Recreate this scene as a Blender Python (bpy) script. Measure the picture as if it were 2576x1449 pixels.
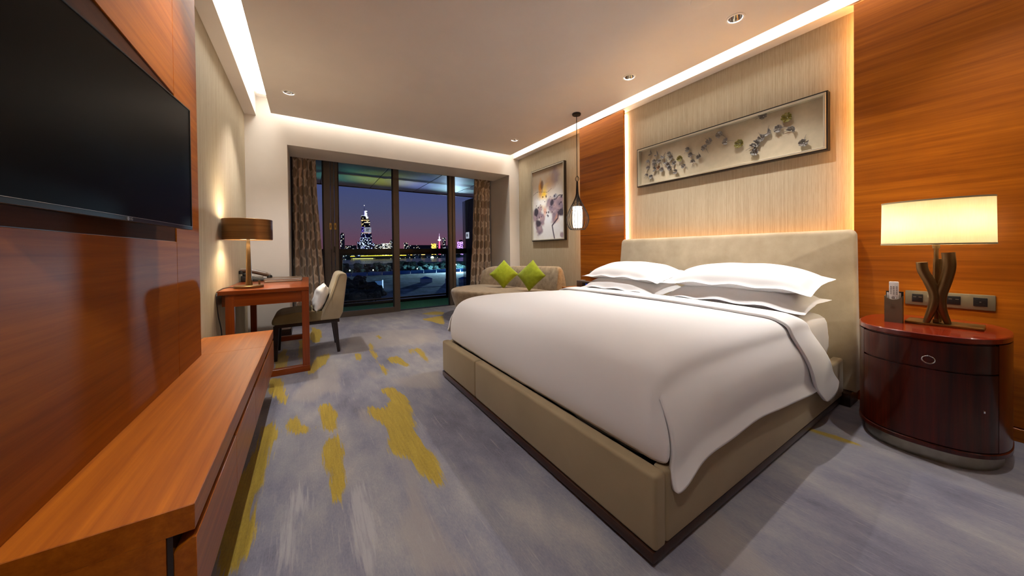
import bpy, bmesh, math, random
import numpy as np
from mathutils import Vector, Matrix, noise
random.seed(7)
for o in list(bpy.data.objects): bpy.data.objects.remove(o, do_unlink=True)
SC = bpy.context.scene; COL = SC.collection
PI = math.pi
# ------------------------------------------------------------------ camera
YAW, PITCH, ROLL = 0.5862, 0.0091, -0.0110
cd = bpy.data.cameras.new('camera'); cam = bpy.data.objects.new('camera', cd); COL.objects.link(cam)
_fw = Vector((math.sin(YAW)*math.cos(PITCH), math.cos(YAW)*math.cos(PITCH), -math.sin(PITCH)))
_rt = Vector((math.cos(YAW), -math.sin(YAW), 0)); _up = _rt.cross(_fw)
_r2 = math.cos(ROLL)*_rt + math.sin(ROLL)*_up; _u2 = -math.sin(ROLL)*_rt + math.cos(ROLL)*_up
cam.matrix_world = Matrix(((_r2.x,_u2.x,-_fw.x,0),(_r2.y,_u2.y,-_fw.y,0),(_r2.z,_u2.z,-_fw.z,1.0),(0,0,0,1)))
cd.sensor_fit = 'HORIZONTAL'; cd.sensor_width = 36; cd.lens = 826.5/2576*36
cd.shift_x = -35.8/2576; cd.shift_y = -86.1/2576
cd.clip_start = 0.02; cd.clip_end = 12000
SC.camera = cam
# ------------------------------------------------------------------ exposure
vs = SC.view_settings
vs.view_transform = 'Standard'; vs.look = 'None'; vs.gamma = 1; vs.use_curve_mapping = False
vs.exposure = 0.42
# light levels (all tuned here)
COVE = 11.0          # radiance of the LED diffusers in the ceiling coves
SLOT = 30.0          # amber LED bars behind the panels and the headboard
SPOT = 85.0          # recessed downlights, watts
WARM = (1.0, 0.80, 0.58); NEUT = (1.0, 0.955, 0.88); AMBER = (1.0, 0.50, 0.13)
# ------------------------------------------------------------------ dusk sky
W = bpy.data.worlds.new('dusk_sky'); SC.world = W; W.use_nodes = True
nt = W.node_tree; nt.nodes.clear()
wo = nt.nodes.new('ShaderNodeOutputWorld'); bg = nt.nodes.new('ShaderNodeBackground')
tc = nt.nodes.new('ShaderNodeTexCoord'); sx = nt.nodes.new('ShaderNodeSeparateXYZ'); cr = nt.nodes.new('ShaderNodeValToRGB')
nt.links.new(tc.outputs['Generated'], sx.inputs[0]); nt.links.new(sx.outputs['Z'], cr.inputs[0])
e = cr.color_ramp.elements
e[0].position = 0.0; e[0].color = (.120,.042,.066,1)
e[1].position = 1.0; e[1].color = (.010,.018,.060,1)
for p, c in ((.03,(.108,.046,.078)),(.07,(.082,.057,.100)),(.12,(.056,.060,.125)),(.19,(.036,.053,.155)),(.40,(.020,.034,.110))):
    k = e.new(p); k.color = (*c,1)
nt.links.new(cr.outputs[0], bg.inputs[0]); bg.inputs[1].default_value = 1.0
nt.links.new(bg.outputs[0], wo.inputs[0])

# ================================================================== helpers
def link(o): COL.objects.link(o); return o
def thing(name, label, cat, loc=(0,0,0), group=None, rz=0):
    o = link(bpy.data.objects.new(name, None)); o.location = loc; o.rotation_euler = (0,0,rz)
    o.empty_display_size = .05
    o['label'] = label; o['category'] = cat
    if group: o['group'] = group
    return o
def tag(o, label=None, cat=None, group=None, kind=None):
    if label: o['label'] = label
    if cat: o['category'] = cat
    if group: o['group'] = group
    if kind: o['kind'] = kind
    return o
def world_off(p):
    v = Vector((0,0,0))
    while p is not None: v += Vector(p.location); p = p.parent
    return v
def ob(name, bm, mat, parent=None, smooth=35, local=False, label=None):
    """link a bmesh (in world coordinates unless local) as one mesh object"""
    me = bpy.data.meshes.new(name)
    bmesh.ops.recalc_face_normals(bm, faces=bm.faces[:])
    bm.to_mesh(me); bm.free()
    if smooth:
        for p in me.polygons: p.use_smooth = True
        me.set_sharp_from_angle(angle=math.radians(smooth))
    if mat: me.materials.append(mat)
    o = link(bpy.data.objects.new(name, me))
    if parent is not None:
        o.parent = parent
        if not local: o.location = -world_off(parent)
    if label: o['label'] = label
    return o
def structure(o): o['kind'] = 'structure'; return o
def copy_tree(o, parent=None):
    c = o.copy(); link(c); c.parent = parent
    for ch in list(o.children): copy_tree(ch, c)
    return c
def NB(): return bmesh.new()
def _merge(bm, t):
    me = bpy.data.meshes.new('t'); t.to_mesh(me); t.free(); bm.from_mesh(me); bpy.data.meshes.remove(me)
def box(bm, x0,x1,y0,y1,z0,z1, bev=0, seg=2):
    t = bmesh.new()
    bmesh.ops.create_cube(t, size=1, matrix=Matrix.Translation(((x0+x1)/2,(y0+y1)/2,(z0+z1)/2)) @ Matrix.Diagonal((abs(x1-x0),abs(y1-y0),abs(z1-z0),1)))
    if bev: bmesh.ops.bevel(t, geom=t.edges[:], offset=bev, segments=seg, profile=.5, affect='EDGES', clamp_overlap=True)
    _merge(bm, t); return bm
def B(*a, **k): return box(NB(), *a, **k)
def loft(bm, rings, closed=True, caps=True):
    vr = [[bm.verts.new(p) for p in r] for r in rings]
    n = len(vr[0])
    for a, b in zip(vr[:-1], vr[1:]):
        for i in range(n if closed else n-1):
            j = (i+1) % n
            try: bm.faces.new((a[i],a[j],b[j],b[i]))
            except ValueError: pass
    if caps and closed:
        for r in (vr[0], vr[-1]):
            try: bm.faces.new(r)
            except ValueError: pass
    return bm
def lathe(bm, prof, c=(0,0,0), seg=28, sx=1, sy=1, caps=True):
    rings = [[(c[0]+r*sx*math.cos(2*PI*i/seg), c[1]+r*sy*math.sin(2*PI*i/seg), c[2]+z) for i in range(seg)] for r, z in prof]
    return loft(bm, rings, True, caps)
def tube(bm, pts, rad, seg=10, caps=True, flat=1.0):
    pts = [Vector(p) for p in pts]
    if not isinstance(rad, (list,tuple)): rad = [rad]*len(pts)
    rings = []; prev = None
    for i, p in enumerate(pts):
        d = (pts[min(i+1,len(pts)-1)] - pts[max(i-1,0)]).normalized()
        if prev is None:
            a = d.orthogonal().normalized()
        else:
            a = (prev - d*prev.dot(d)).normalized()
        prev = a; b = d.cross(a)
        rings.append([p + a*rad[i]*math.cos(2*PI*k/seg) + b*rad[i]*flat*math.sin(2*PI*k/seg) for k in range(seg)])
    return loft(bm, rings, True, caps)
def prism(bm, poly, axis, d0, d1, bev=0, seg=2):
    """extrude a 2-D polygon along an axis: axis 'x' -> poly is (y,z), 'y' -> (x,z), 'z' -> (x,y)"""
    t = bmesh.new()
    def P(q, d): return {'x':(d,q[0],q[1]),'y':(q[0],d,q[1]),'z':(q[0],q[1],d)}[axis]
    loft(t, [[P(q,d0) for q in poly],[P(q,d1) for q in poly]])
    if bev: bmesh.ops.bevel(t, geom=t.edges[:], offset=bev, segments=seg, profile=.5, affect='EDGES', clamp_overlap=True)
    _merge(bm, t); return bm
def bez(pts, n=16):
    """Catmull-Rom through points"""
    P = [Vector(p) for p in pts]; P = [P[0]*2-P[1]] + P + [P[-1]*2-P[-2]]; out = []
    for i in range(1, len(P)-2):
        for k in range(n):
            t = k/n
            out.append(.5*((2*P[i]) + (P[i+1]-P[i-1])*t + (2*P[i-1]-5*P[i]+4*P[i+1]-P[i+2])*t*t + (3*P[i]-P[i-1]-3*P[i+1]+P[i+2])*t**3))
    out.append(P[-2]); return out
def lerp(a, b, t): return a+(b-a)*t
def interp(x, xs, ys): return float(np.interp(x, xs, ys))
def sstep(a, b, x):
    t = min(1, max(0, (x-a)/(b-a))); return t*t*(3-2*t)
def text_mesh(name, body, size, mat, parent, mat4, depth=.0006):
    cu = bpy.data.curves.new(name, 'FONT'); cu.body = body; cu.size = size; cu.align_x = 'CENTER'; cu.align_y = 'CENTER'; cu.extrude = depth; cu.resolution_u = 3
    t = bpy.data.objects.new('tmp', cu); link(t)
    dg = bpy.context.evaluated_depsgraph_get(); me = bpy.data.meshes.new_from_object(t.evaluated_get(dg))
    bpy.data.objects.remove(t, do_unlink=True); me.name = name
    me.materials.clear(); me.materials.append(mat); me.transform(mat4)
    o = link(bpy.data.objects.new(name, me))
    if parent is not None: o.parent = parent; o.location = -world_off(parent)
    return o
# ------------------------------------------------------------------ materials
class NG:
    def __init__(s, name):
        s.m = bpy.data.materials.new(name); s.m.use_nodes = True; s.t = s.m.node_tree; s.t.nodes.clear()
        s.out = s.t.nodes.new('ShaderNodeOutputMaterial')
    def n(s, typ, **k):
        x = s.t.nodes.new('ShaderNode'+typ)
        for a, b in k.items(): setattr(x, a, b)
        return x
    def set(s, sock, v):
        if isinstance(v, bpy.types.NodeSocket): s.t.links.new(v, sock)
        elif v is not None:
            if sock.type == 'RGBA' and len(v) == 3: v = (*v, 1)
            sock.default_value = v
    def math(s, op, a, b=None, c=None, clamp=False):
        x = s.n('Math', operation=op, use_clamp=clamp)
        for i, v in enumerate((a,b,c)):
            if v is not None: s.set(x.inputs[i], v)
        return x.outputs[0]
    def mix(s, f, a, b, blend='MIX'):
        x = s.n('Mix', data_type='RGBA', blend_type=blend); s.set(x.inputs[0], f); s.set(x.inputs[6], a); s.set(x.inputs[7], b); return x.outputs[2]
    def coord(s, scale=(1,1,1), src='Object', loc=(0,0,0), rot=(0,0,0)):
        t = s.n('TexCoord'); m = s.n('Mapping'); s.t.links.new(t.outputs[src], m.inputs[0])
        m.inputs['Scale'].default_value = scale; m.inputs['Location'].default_value = loc; m.inputs['Rotation'].default_value = rot
        return m.outputs[0]
    def noise(s, vec, scale=1, detail=4, rough=.55, dist=0):
        x = s.n('TexNoise'); s.set(x.inputs['Vector'], vec); x.inputs['Scale'].default_value = scale; x.inputs['Detail'].default_value = detail; x.inputs['Roughness'].default_value = rough; x.inputs['Distortion'].default_value = dist
        return x.outputs[0]
    def ramp(s, f, stops):
        x = s.n('ValToRGB'); s.set(x.inputs[0], f); el = x.color_ramp.elements
        while len(el) < len(stops): el.new(.5)
        for q, (p, c) in zip(el, stops): q.position = p; q.color = (*c, 1) if len(c) == 3 else c
        return x.outputs[0]
    def bump(s, h, st=.3, dist=.002):
        x = s.n('Bump'); s.set(x.inputs['Height'], h); x.inputs['Strength'].default_value = st; x.inputs['Distance'].default_value = dist; return x.outputs[0]
    def bsdf(s, **k):
        x = s.n('BsdfPrincipled')
        for a, v in k.items(): s.set(x.inputs[a.replace('_',' ')], v)
        s.t.links.new(x.outputs[0], s.out.inputs[0]); return x
def plain(name, col, rough=.5, metal=0, coat=0, sheen=0, spec=.5, var=0, vs_=6, bump=None, vscale=(1,1,1)):
    g = NG(name); c = col; k = {}
    if var:
        f = g.noise(g.coord(vscale), vs_, 4)
        c = g.ramp(f, [(.3,tuple(v*(1-var) for v in col)),(.7,tuple(min(1,v*(1+var)) for v in col))])
    if bump:
        k['Normal'] = g.bump(g.noise(g.coord(bump[2] if len(bump)>2 else (1,1,1)), bump[0], 3), bump[1], .003)
    g.bsdf(Base_Color=c, Roughness=rough, Metallic=metal, Coat_Weight=coat, Coat_Roughness=.08, Sheen_Weight=sheen, Specular_IOR_Level=spec, **k)
    return g.m
def emit(name, col, st):
    g = NG(name); x = g.n('Emission'); g.set(x.inputs[0], col); x.inputs[1].default_value = st; g.t.links.new(x.outputs[0], g.out.inputs[0]); return g.m
def wood(name, dark, light, axis='Y', grain=38, rough=.32, coat=.5, band=1.0, cr_=.06, spec=.22):
    g = NG(name); i = 'XYZ'.index(axis)
    s1 = [grain]*3; s1[i] = 1.1; s2 = [5.0*band]*3; s2[i] = .35; s3 = [grain*5]*3; s3[i] = 6
    a = g.noise(g.coord(tuple(s1)), 1, 5, .6); b = g.noise(g.coord(tuple(s2)), 1, 3, .5, .4); c = g.noise(g.coord(tuple(s3)), 1, 2)
    f = g.math('ADD', g.math('MULTIPLY', a, .5), g.math('ADD', g.math('MULTIPLY', b, .38), g.math('MULTIPLY', c, .12)))
    col = g.ramp(f, [(.36,dark),(.52,tuple((p+q)/2 for p,q in zip(dark,light))),(.66,light)])
    g.bsdf(Base_Color=col, Roughness=rough, Specular_IOR_Level=spec, Coat_Weight=coat, Coat_Roughness=cr_, Normal=g.bump(c, .04, .001))
    return g.m
def fabric(name, c1, c2, weave=420, rough=.95, sheen=.25, blotch=9, st=.22):
    g = NG(name)
    a = g.noise(g.coord(), blotch, 5); b = g.noise(g.coord((1,1,1)), weave, 2)
    f = g.math('ADD', g.math('MULTIPLY', a, .7), g.math('MULTIPLY', b, .3))
    g.bsdf(Base_Color=g.ramp(f, [(.35,c1),(.65,c2)]), Roughness=rough, Sheen_Weight=sheen, Specular_IOR_Level=.2, Normal=g.bump(b, st, .002))
    return g.m
M = {}
M['plaster'] = plain('plaster', (.60,.55,.49), .9, spec=.2, var=.03, vs_=3)
M['ceiling'] = plain('ceiling_paint', (.70,.635,.585), .92, spec=.2, var=.03, vs_=2)
M['cove'] = plain('cove_paint', (.80,.77,.72), .9, spec=.1)
def wallpaper():
    g = NG('wallcovering')
    a = g.noise(g.coord((150,150,1.2)), 1, 3); b = g.noise(g.coord((420,420,14)), 1, 2); d = g.noise(g.coord(), 1.4, 3)
    f = g.math('ADD', g.math('MULTIPLY', a, .6), g.math('MULTIPLY', b, .4))
    c = g.ramp(f, [(.34,(.32,.255,.165)),(.5,(.42,.345,.235)),(.68,(.50,.425,.305))])
    c = g.mix(g.math('MULTIPLY', d, .16), c, (.38,.32,.22))
    g.bsdf(Base_Color=c, Roughness=.8, Specular_IOR_Level=.25, Normal=g.bump(f, .35, .002)); return g.m
M['paper'] = wallpaper()
M['wood'] = wood('orange_veneer', (.185,.040,.0012), (.44,.128,.0045), 'Y', 38, .42, .12, 1, .22)
M['wood_tv'] = wood('tv_wall_veneer', (.19,.042,.0012), (.36,.100,.004), 'Y', 42, .52, .04, 1, .3, .10)
M['wood_con'] = wood('console_veneer', (.23,.050,.0015), (.46,.128,.005), 'Y', 46, .40, .12, 1, .2)
M['wood_desk'] = wood('desk_veneer', (.15,.024,.003), (.30,.062,.007), 'X', 46, .28, .45, 1, .1)
M['wood_deskz'] = wood('desk_leg_veneer', (.15,.022,.003), (.28,.054,.006), 'Z', 46, .28, .45, 1, .1)
M['wood_dark'] = wood('dark_walnut', (.022,.008,.004), (.052,.018,.008), 'Y', 46, .35, .5)
M['wood_black'] = wood('black_stained_wood', (.010,.005,.004), (.024,.011,.008), 'Z', 46, .35, .5)
M['wood_recess'] = wood('recess_walnut', (.040,.012,.004), (.075,.024,.007), 'Y', 46, .7, 0, 1, .3, .05)
M['rosewood'] = wood('rosewood_lacquer', (.022,.003,.0015), (.135,.015,.004), 'Z', 30, .28, .40, 1.6, .06)
M['rosetop'] = wood('rosewood_top', (.13,.010,.003), (.24,.022,.006), 'Y', 30, .2, .7, 1.0, .05)
M['suede'] = fabric('headboard_suede', (.36,.285,.185), (.46,.375,.255), 520, blotch=7)
M['rail'] = fabric('bed_rail_leatherette', (.275,.208,.120), (.325,.250,.150), 900, .7, .1, blotch=3)
M['linen'] = plain('white_cotton', (.80,.795,.80), .85, sheen=.1, spec=.2, bump=(38,.05))
M['sheet'] = plain('white_sheet', (.82,.80,.79), .85, sheen=.1, spec=.2, bump=(14,.10))
M['settee'] = fabric('settee_velour', (.21,.145,.080), (.40,.30,.185), 380, .9, .5, blotch=16)
M['green'] = fabric('lime_cotton', (.235,.30,.008), (.33,.40,.018), 520, .9, .2, 20)
M['chair'] = fabric('chair_leatherette', (.36,.30,.205), (.43,.365,.26), 700, .6, .1, 5, .12)
M['bronze'] = plain('antique_bronze', (.165,.092,.036), .36, .85, var=.15, vs_=8)
M['shade_br'] = plain('brushed_bronze_shade', (.26,.125,.042), .36, .8, var=.25, vs_=1, vscale=(2,2,60))
M['black'] = plain('black_plastic', (.006,.006,.007), .35)
M['blackm'] = plain('black_metal', (.012,.009,.008), .4, .4)
M['screen'] = plain('tv_screen', (.0015,.0015,.0015), .32, spec=.06)
M['chrome'] = plain('chrome', (.75,.74,.72), .12, 1)
M['steel'] = plain('brushed_steel', (.36,.33,.27), .35, 1, var=.1, vs_=30)
M['champ'] = plain('champagne_frame', (.55,.51,.40), .3, .6)
M['plate'] = plain('bronze_plate', (.20,.165,.105), .42, .5)
M['frame'] = plain('window_aluminium', (.105,.083,.070), .45, .3)
M['frame_dk'] = plain('window_gasket', (.008,.008,.009), .5)
M['whitep'] = plain('white_plastic', (.72,.66,.60), .4)
M['paperw'] = plain('white_card', (.75,.74,.72), .8)
M['silver'] = plain('silver_edge', (.55,.53,.50), .3, .8)
M['leather'] = plain('brown_leather', (.10,.055,.03), .45, coat=.2)
M['holder'] = plain('taupe_leather', (.155,.118,.070), .6, bump=(300,.15))
M['gold'] = plain('brass', (.42,.28,.09), .3, 1)
def glass(name, tint, refl=.22, rough=0.0):
    g = NG(name); tr = g.n('BsdfTransparent'); gl = g.n('BsdfGlossy'); mx = g.n('MixShader'); fr = g.n('Fresnel')
    tr.inputs[0].default_value = (*tint,1); gl.inputs['Roughness'].default_value = rough; gl.inputs[0].default_value = (.9,.95,1,1); fr.inputs[0].default_value = 1.35
    g.set(mx.inputs[0], g.math('MULTIPLY', fr.outputs[0], refl)); g.t.links.new(tr.outputs[0], mx.inputs[1]); g.t.links.new(gl.outputs[0], mx.inputs[2]); g.t.links.new(mx.outputs[0], g.out.inputs[0]); return g.m
M['glass'] = glass('window_glass', (.96,.97,.97)); M['railglass'] = glass('balcony_glass', (.80,.90,.88))
# ================================================================== the room
H, XL, XR, YB, XP, ZO, XO1, XO2, YN = 2.6007, -.5845, 3.113, 4.896, 3.0, 2.31, -.192, 2.916, -1.8
XS1, XS2, XS3, YG = -.479, -.330, 2.840, 4.727
YW = 5.80; CAV = .22
# ---- carpet -------------------------------------------------------
YEL = [
  [(0.41,2.60),(0.51,2.60),(0.55,2.33),(0.55,2.19),(0.49,1.91),(0.49,1.69),(0.50,1.58),(0.48,1.38),(0.45,1.35),(0.43,1.43),(0.41,1.51),(0.40,1.61),(0.36,1.70),(0.33,1.75),(0.34,1.90),(0.36,2.00),(0.34,2.11),(0.31,2.16),(0.31,2.36),(0.39,2.25),(0.46,2.36)],
  [(0.05,2.56),(0.12,2.52),(0.14,2.34),(0.12,2.12),(0.08,2.14),(0.04,2.27)],
  [(-0.12,2.49),(-0.07,2.45),(-0.04,2.28),(0.02,2.24),(-0.00,2.19),(-0.10,2.23)],
  [(0.06,2.07),(0.12,2.08),(0.14,1.90),(0.12,1.75),(0.12,1.58),(0.08,1.50),(0.06,1.49),(0.06,1.60),(0.06,1.75),(0.04,1.84)],
  [(-0.23,2.46),(-0.17,2.46),(-0.16,2.25),(-0.17,2.12),(-0.17,1.87),(-0.19,1.76),(-0.18,1.49),(-0.19,1.34),(-0.26,1.39),(-0.27,1.51),(-0.27,1.82),(-0.26,2.05),(-0.23,2.20)],
  [(-0.27,3.29),(-0.20,3.33),(-0.14,2.84),(-0.12,2.68),(-0.15,2.69),(-0.20,2.85),(-0.25,2.99)],
  [(-0.10,4.64),(-0.05,4.60),(-0.05,3.55),(-0.08,3.57)],
  [(-0.28,4.02),(-0.20,4.35),(-0.17,3.63),(-0.19,3.43),(-0.25,3.42)],
  [(-0.03,3.35),(0.07,3.78),(0.18,3.81),(0.12,3.49),(0.00,3.22)],
  [(0.02,5.35),(0.13,5.01),(0.11,4.39),(0.04,4.34),(0.01,4.55)],
  [(0.58,4.10),(0.53,3.31),(0.54,2.91),(0.51,2.81),(0.50,3.00),(0.51,3.46),(0.52,3.87)],
  [(0.37,3.67),(0.42,3.63),(0.41,3.40),(0.37,3.40)],
  [(0.60,3.33),(0.71,3.32),(0.74,2.99),(0.70,2.93),(0.67,3.10),(0.60,3.15)],
  [(0.90,3.51),(0.96,3.43),(0.91,2.98),(0.88,2.92),(0.88,3.27)],
  [(0.85,3.51),(0.88,3.49),(0.84,3.30),(0.81,3.32)],
  [(1.38,4.93),(1.75,5.01),(1.54,4.36),(1.45,4.70)],
  [(1.51,5.37),(1.74,5.44),(1.88,5.29),(1.77,5.08),(1.58,5.22)],
  [(0.66,4.28),(0.70,4.31),(0.70,4.10),(0.67,4.08)],
  [(2.28,0.71),(2.31,0.64),(2.32,0.50),(2.34,0.40),(2.26,0.50),(2.26,0.63)],
]
BEI = [
  [(0.36,1.68),(0.39,1.68),(0.38,1.48),(0.37,1.28),(0.38,1.17),(0.38,1.06),(0.43,0.95),(0.45,0.91),(0.27,1.03),(0.26,1.15),(0.24,1.22),(0.28,1.29),(0.32,1.34),(0.34,1.49)],
  [(-0.12,2.73),(-0.07,2.94),(0.06,3.26),(0.18,3.63),(0.21,3.20),(0.17,2.66),(0.09,2.79),(0.02,2.63)],
  [(0.24,2.36),(0.28,2.33),(0.31,2.06),(0.28,2.06),(0.25,2.20)],
  [(0.37,3.03),(0.45,3.03),(0.47,2.80),(0.43,2.83)],
  [(1.19,0.77),(1.30,0.71),(1.18,0.41),(1.04,0.50)],
  [(0.26,3.64),(0.69,3.71),(1.21,3.59),(1.35,4.24),(0.84,4.49),(0.43,4.56)],
  [(0.51,2.75),(0.91,2.71),(0.79,2.34),(0.59,2.52)],
]
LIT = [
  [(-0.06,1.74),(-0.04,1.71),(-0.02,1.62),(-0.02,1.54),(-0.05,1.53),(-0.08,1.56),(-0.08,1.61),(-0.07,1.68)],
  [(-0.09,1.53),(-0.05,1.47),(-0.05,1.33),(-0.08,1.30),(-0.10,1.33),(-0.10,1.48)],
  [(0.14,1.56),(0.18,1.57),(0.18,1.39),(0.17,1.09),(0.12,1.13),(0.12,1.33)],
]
def carpet():
    d = .02; xs = np.arange(XL-.02, XR+.03, d); ys = np.arange(YN-.02, YW+.12, d)
    nx, ny = len(xs), len(ys); GX, GY = np.meshgrid(xs, ys)
    def mask(polys):
        m = np.zeros(GX.shape)
        for P in polys:
            ins = np.zeros(GX.shape, bool); n = len(P)
            for i in range(n):
                (x1,y1),(x2,y2) = P[i], P[(i+1)%n]
                if y1 == y2: continue
                c = ((y1 > GY) != (y2 > GY)) & (GX < (x2-x1)*(GY-y1)/(y2-y1)+x1); ins ^= c
            m = np.maximum(m, ins)
        for _ in range(2):
            p = np.pad(m, 1, mode='edge'); m = (p[:-2,1:-1]+p[2:,1:-1]+p[1:-1,:-2]+p[1:-1,2:]+2*p[1:-1,1:-1])/6
        for _ in range(4):
            p = np.pad(m, ((1,1),(0,0)), mode='edge'); m = (p[:-2]+p[2:]+p[1:-1])/3
        return m
    me = bpy.data.meshes.new('floor')
    V = np.stack([GX.ravel(), GY.ravel(), np.zeros(nx*ny)], 1)
    idx = np.arange(nx*ny).reshape(ny, nx)
    Fc = np.stack([idx[:-1,:-1].ravel(), idx[:-1,1:].ravel(), idx[1:,1:].ravel(), idx[1:,:-1].ravel()], 1)
    me.from_pydata(V.tolist(), [], Fc.tolist())
    for nm, pl in (('yel',YEL),('bei',BEI),('lit',LIT)):
        a = me.attributes.new(nm, 'FLOAT', 'POINT'); a.data.foreach_set('value', mask(pl).ravel().astype(np.float32))
    g = NG('carpet')
    def attr(n):
        x = g.n('Attribute'); x.attribute_name = n; return x.outputs['Fac']
    streak = g.noise(g.coord((95,5,1)), 1, 4, .65); big = g.noise(g.coord((1.5,.8,1)), 1, 3, .5); mid = g.noise(g.coord((7,2.6,1)), 1, 6, .62); fine = g.noise(g.coord((220,60,1)), 1, 4, .75); pile = g.noise(g.coord(), 700, 2)
    f = g.math('ADD', g.math('MULTIPLY', big, .48), g.math('ADD', g.math('MULTIPLY', mid, .34), g.math('MULTIPLY', fine, .18)))
    base = g.ramp(f, [(.39,(.110,.108,.150)),(.46,(.182,.178,.232)),(.53,(.255,.246,.275)),(.62,(.395,.360,.340))])
    def over(base, m, col, amp, soft, k=1):
        v = g.math('ADD', m, g.math('MULTIPLY', g.math('SUBTRACT', streak, .5), amp))
        v = g.math('MULTIPLY', g.math('SUBTRACT', v, .5-soft/2), 1/soft, clamp=True)
        return g.mix(g.math('MULTIPLY', v, k), base, col)
    c = over(base, attr('bei'), (.33,.285,.26), 1.4, .7, .55)
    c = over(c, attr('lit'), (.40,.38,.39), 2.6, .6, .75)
    yc = g.ramp(g.math('ADD', g.math('MULTIPLY', streak, .5), g.math('MULTIPLY', fine, .5)), [(.35,(.26,.17,.012)),(.55,(.40,.275,.022)),(.7,(.50,.36,.05))])
    c = over(c, attr('yel'), yc, 1.9, .22)
    c = g.mix(g.math('MULTIPLY', g.math('SUBTRACT', pile, .3), .5), c, (.06,.055,.06))
    g.bsdf(Base_Color=c, Roughness=.97, Sheen_Weight=.25, Specular_IOR_Level=.1, Normal=g.bump(g.math('ADD', fine, pile), .5, .004))
    me.materials.append(g.m)
    o = link(bpy.data.objects.new('floor', me)); structure(o); o['label'] = 'lavender grey carpet with mustard yellow brush strokes'
carpet()
structure(ob('floor_slab', B(XL-.2,XR+.2,YN-.2,YW+.10,-.25,-.004), M['plaster'], smooth=0))['label'] = 'plain floor slab under the grey carpet'
# ---- ceiling with holes for the downlights -------------------------
DL = [(-.138,4.037,'far left, above the desk'),(2.50,1.101,'above the near pillows, largest in view'),(2.506,2.013,'above the far pillows'),(2.507,4.042,'above the settee'),
      (-.138,2.02,None),(2.50,.02,None),(-.138,-.2,None)]
RC = .046
def ceiling():
    bm = NB(); es = []
    def loop(pts):
        vs_ = [bm.verts.new(p) for p in pts]
        r = [bm.edges.new((vs_[i], vs_[(i+1)%len(vs_)])) for i in range(len(vs_))]; es.extend(r); return vs_
    outer = loop([(XS2,YN,H),(XS3,YN,H),(XS3,YG,H),(XS2,YG,H)])
    for x, y, _ in DL: loop([(x+RC*math.cos(2*PI*i/24), y+RC*math.sin(2*PI*i/24), H) for i in range(24)])
    bmesh.ops.triangle_fill(bm, use_beauty=True, edges=es)
    up = [bm.verts.new((v.co.x,v.co.y,H+.05)) for v in outer]
    for i in range(4):
        j = (i+1)%4; bm.faces.new((outer[i],outer[j],up[j],up[i]))
    o = ob('ceiling', bm, M['ceiling'], smooth=0); structure(o); o['label'] = 'warm grey suspended ceiling panel with light gaps at its edges'
ceiling()
structure(ob('ceiling_upper', B(XL-.2,XR+.25,YN-.2,YB+.3,H+CAV,H+CAV+.1), M['cove'], smooth=0))['label'] = 'white upper ceiling inside the light cove'
structure(ob('trim_1', B(XL-.01,XS1,YN,YB,H,H+CAV), M['ceiling'], smooth=0))['label'] = 'narrow ceiling border along the left wall'
structure(ob('trim_2', B(XP,XR+.05,YN,YB,H,H+CAV), M['ceiling'], smooth=0))['label'] = 'narrow ceiling border along the bed wall'
led_c = emit('cove_led', NEUT, COVE)
def strip(label, x0,x1,y0,y1):
    tag(ob('light_strip', B(x0,x1,y0,y1,H+CAV-.03,H+CAV-.012,bev=.003), led_c), label, 'light strip')
strip('long white light strip in the ceiling gap along the left wall', XS1+.03,XS2+.02,YN+.1,YG-.02)
strip('white light strip in the ceiling gap above the window wall', XS2+.1,XS3-.02,YG+.04,YB-.03)
strip('long white light strip in the ceiling gap along the bed wall', XS3+.01,XP-.03,YN+.1,YG-.02)
# ---- walls ---------------------------------------------------------
structure(ob('wall_left', B(XL-.2,XL,YN-.2,YB+.05,0,H+CAV), M['paper'], smooth=0))['label'] = 'beige textured wall behind the desk lamp'
structure(ob('wall_right', B(XR,XR+.2,YN-.2,YB+.05,0,H+CAV), M['paper'], smooth=0))['label'] = 'beige ribbed wall covering behind the bed'
structure(ob('wall_near', B(XL-.2,XR+.2,YN-.2,YN,0,H+CAV), M['plaster'], smooth=0))['label'] = 'plain wall behind the viewer'
bm = NB()
box(bm, XL-.2,XO1,YB,YW+.15,0,H+CAV); box(bm, XO2,XR+.5,YB,YW+.15,0,H+CAV); box(bm, XO1-.001,XO2+.001,YB,5.47,ZO,H+CAV); box(bm, XO1-.001,XO2+.001,5.47,YW+.15,2.60,H+CAV)
structure(ob('wall_far', bm, M['plaster'], smooth=0))['label'] = 'off-white window wall with a deep rectangular recess'
bm = NB(); box(bm, XL+.012,XO1,YB-.014,YB,0,.085,bev=.003); box(bm, XO1-.0,XO1+.012,YB,5.45,0,.085,bev=.003)
structure(ob('baseboard_far', bm, M['wood_dark']))['label'] = 'dark wood skirting under the window wall'
structure(ob('baseboard_left', B(XL,XL+.012,2.5,YB,0,.085,bev=.003), M['wood_dark']))['label'] = 'dark wood skirting along the left wall'
structure(ob('baseboard_right', B(XR-.014,XR,3.24,YB,0,.085,bev=.003), M['wood_dark']))['label'] = 'dark wood skirting behind the settee'
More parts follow.
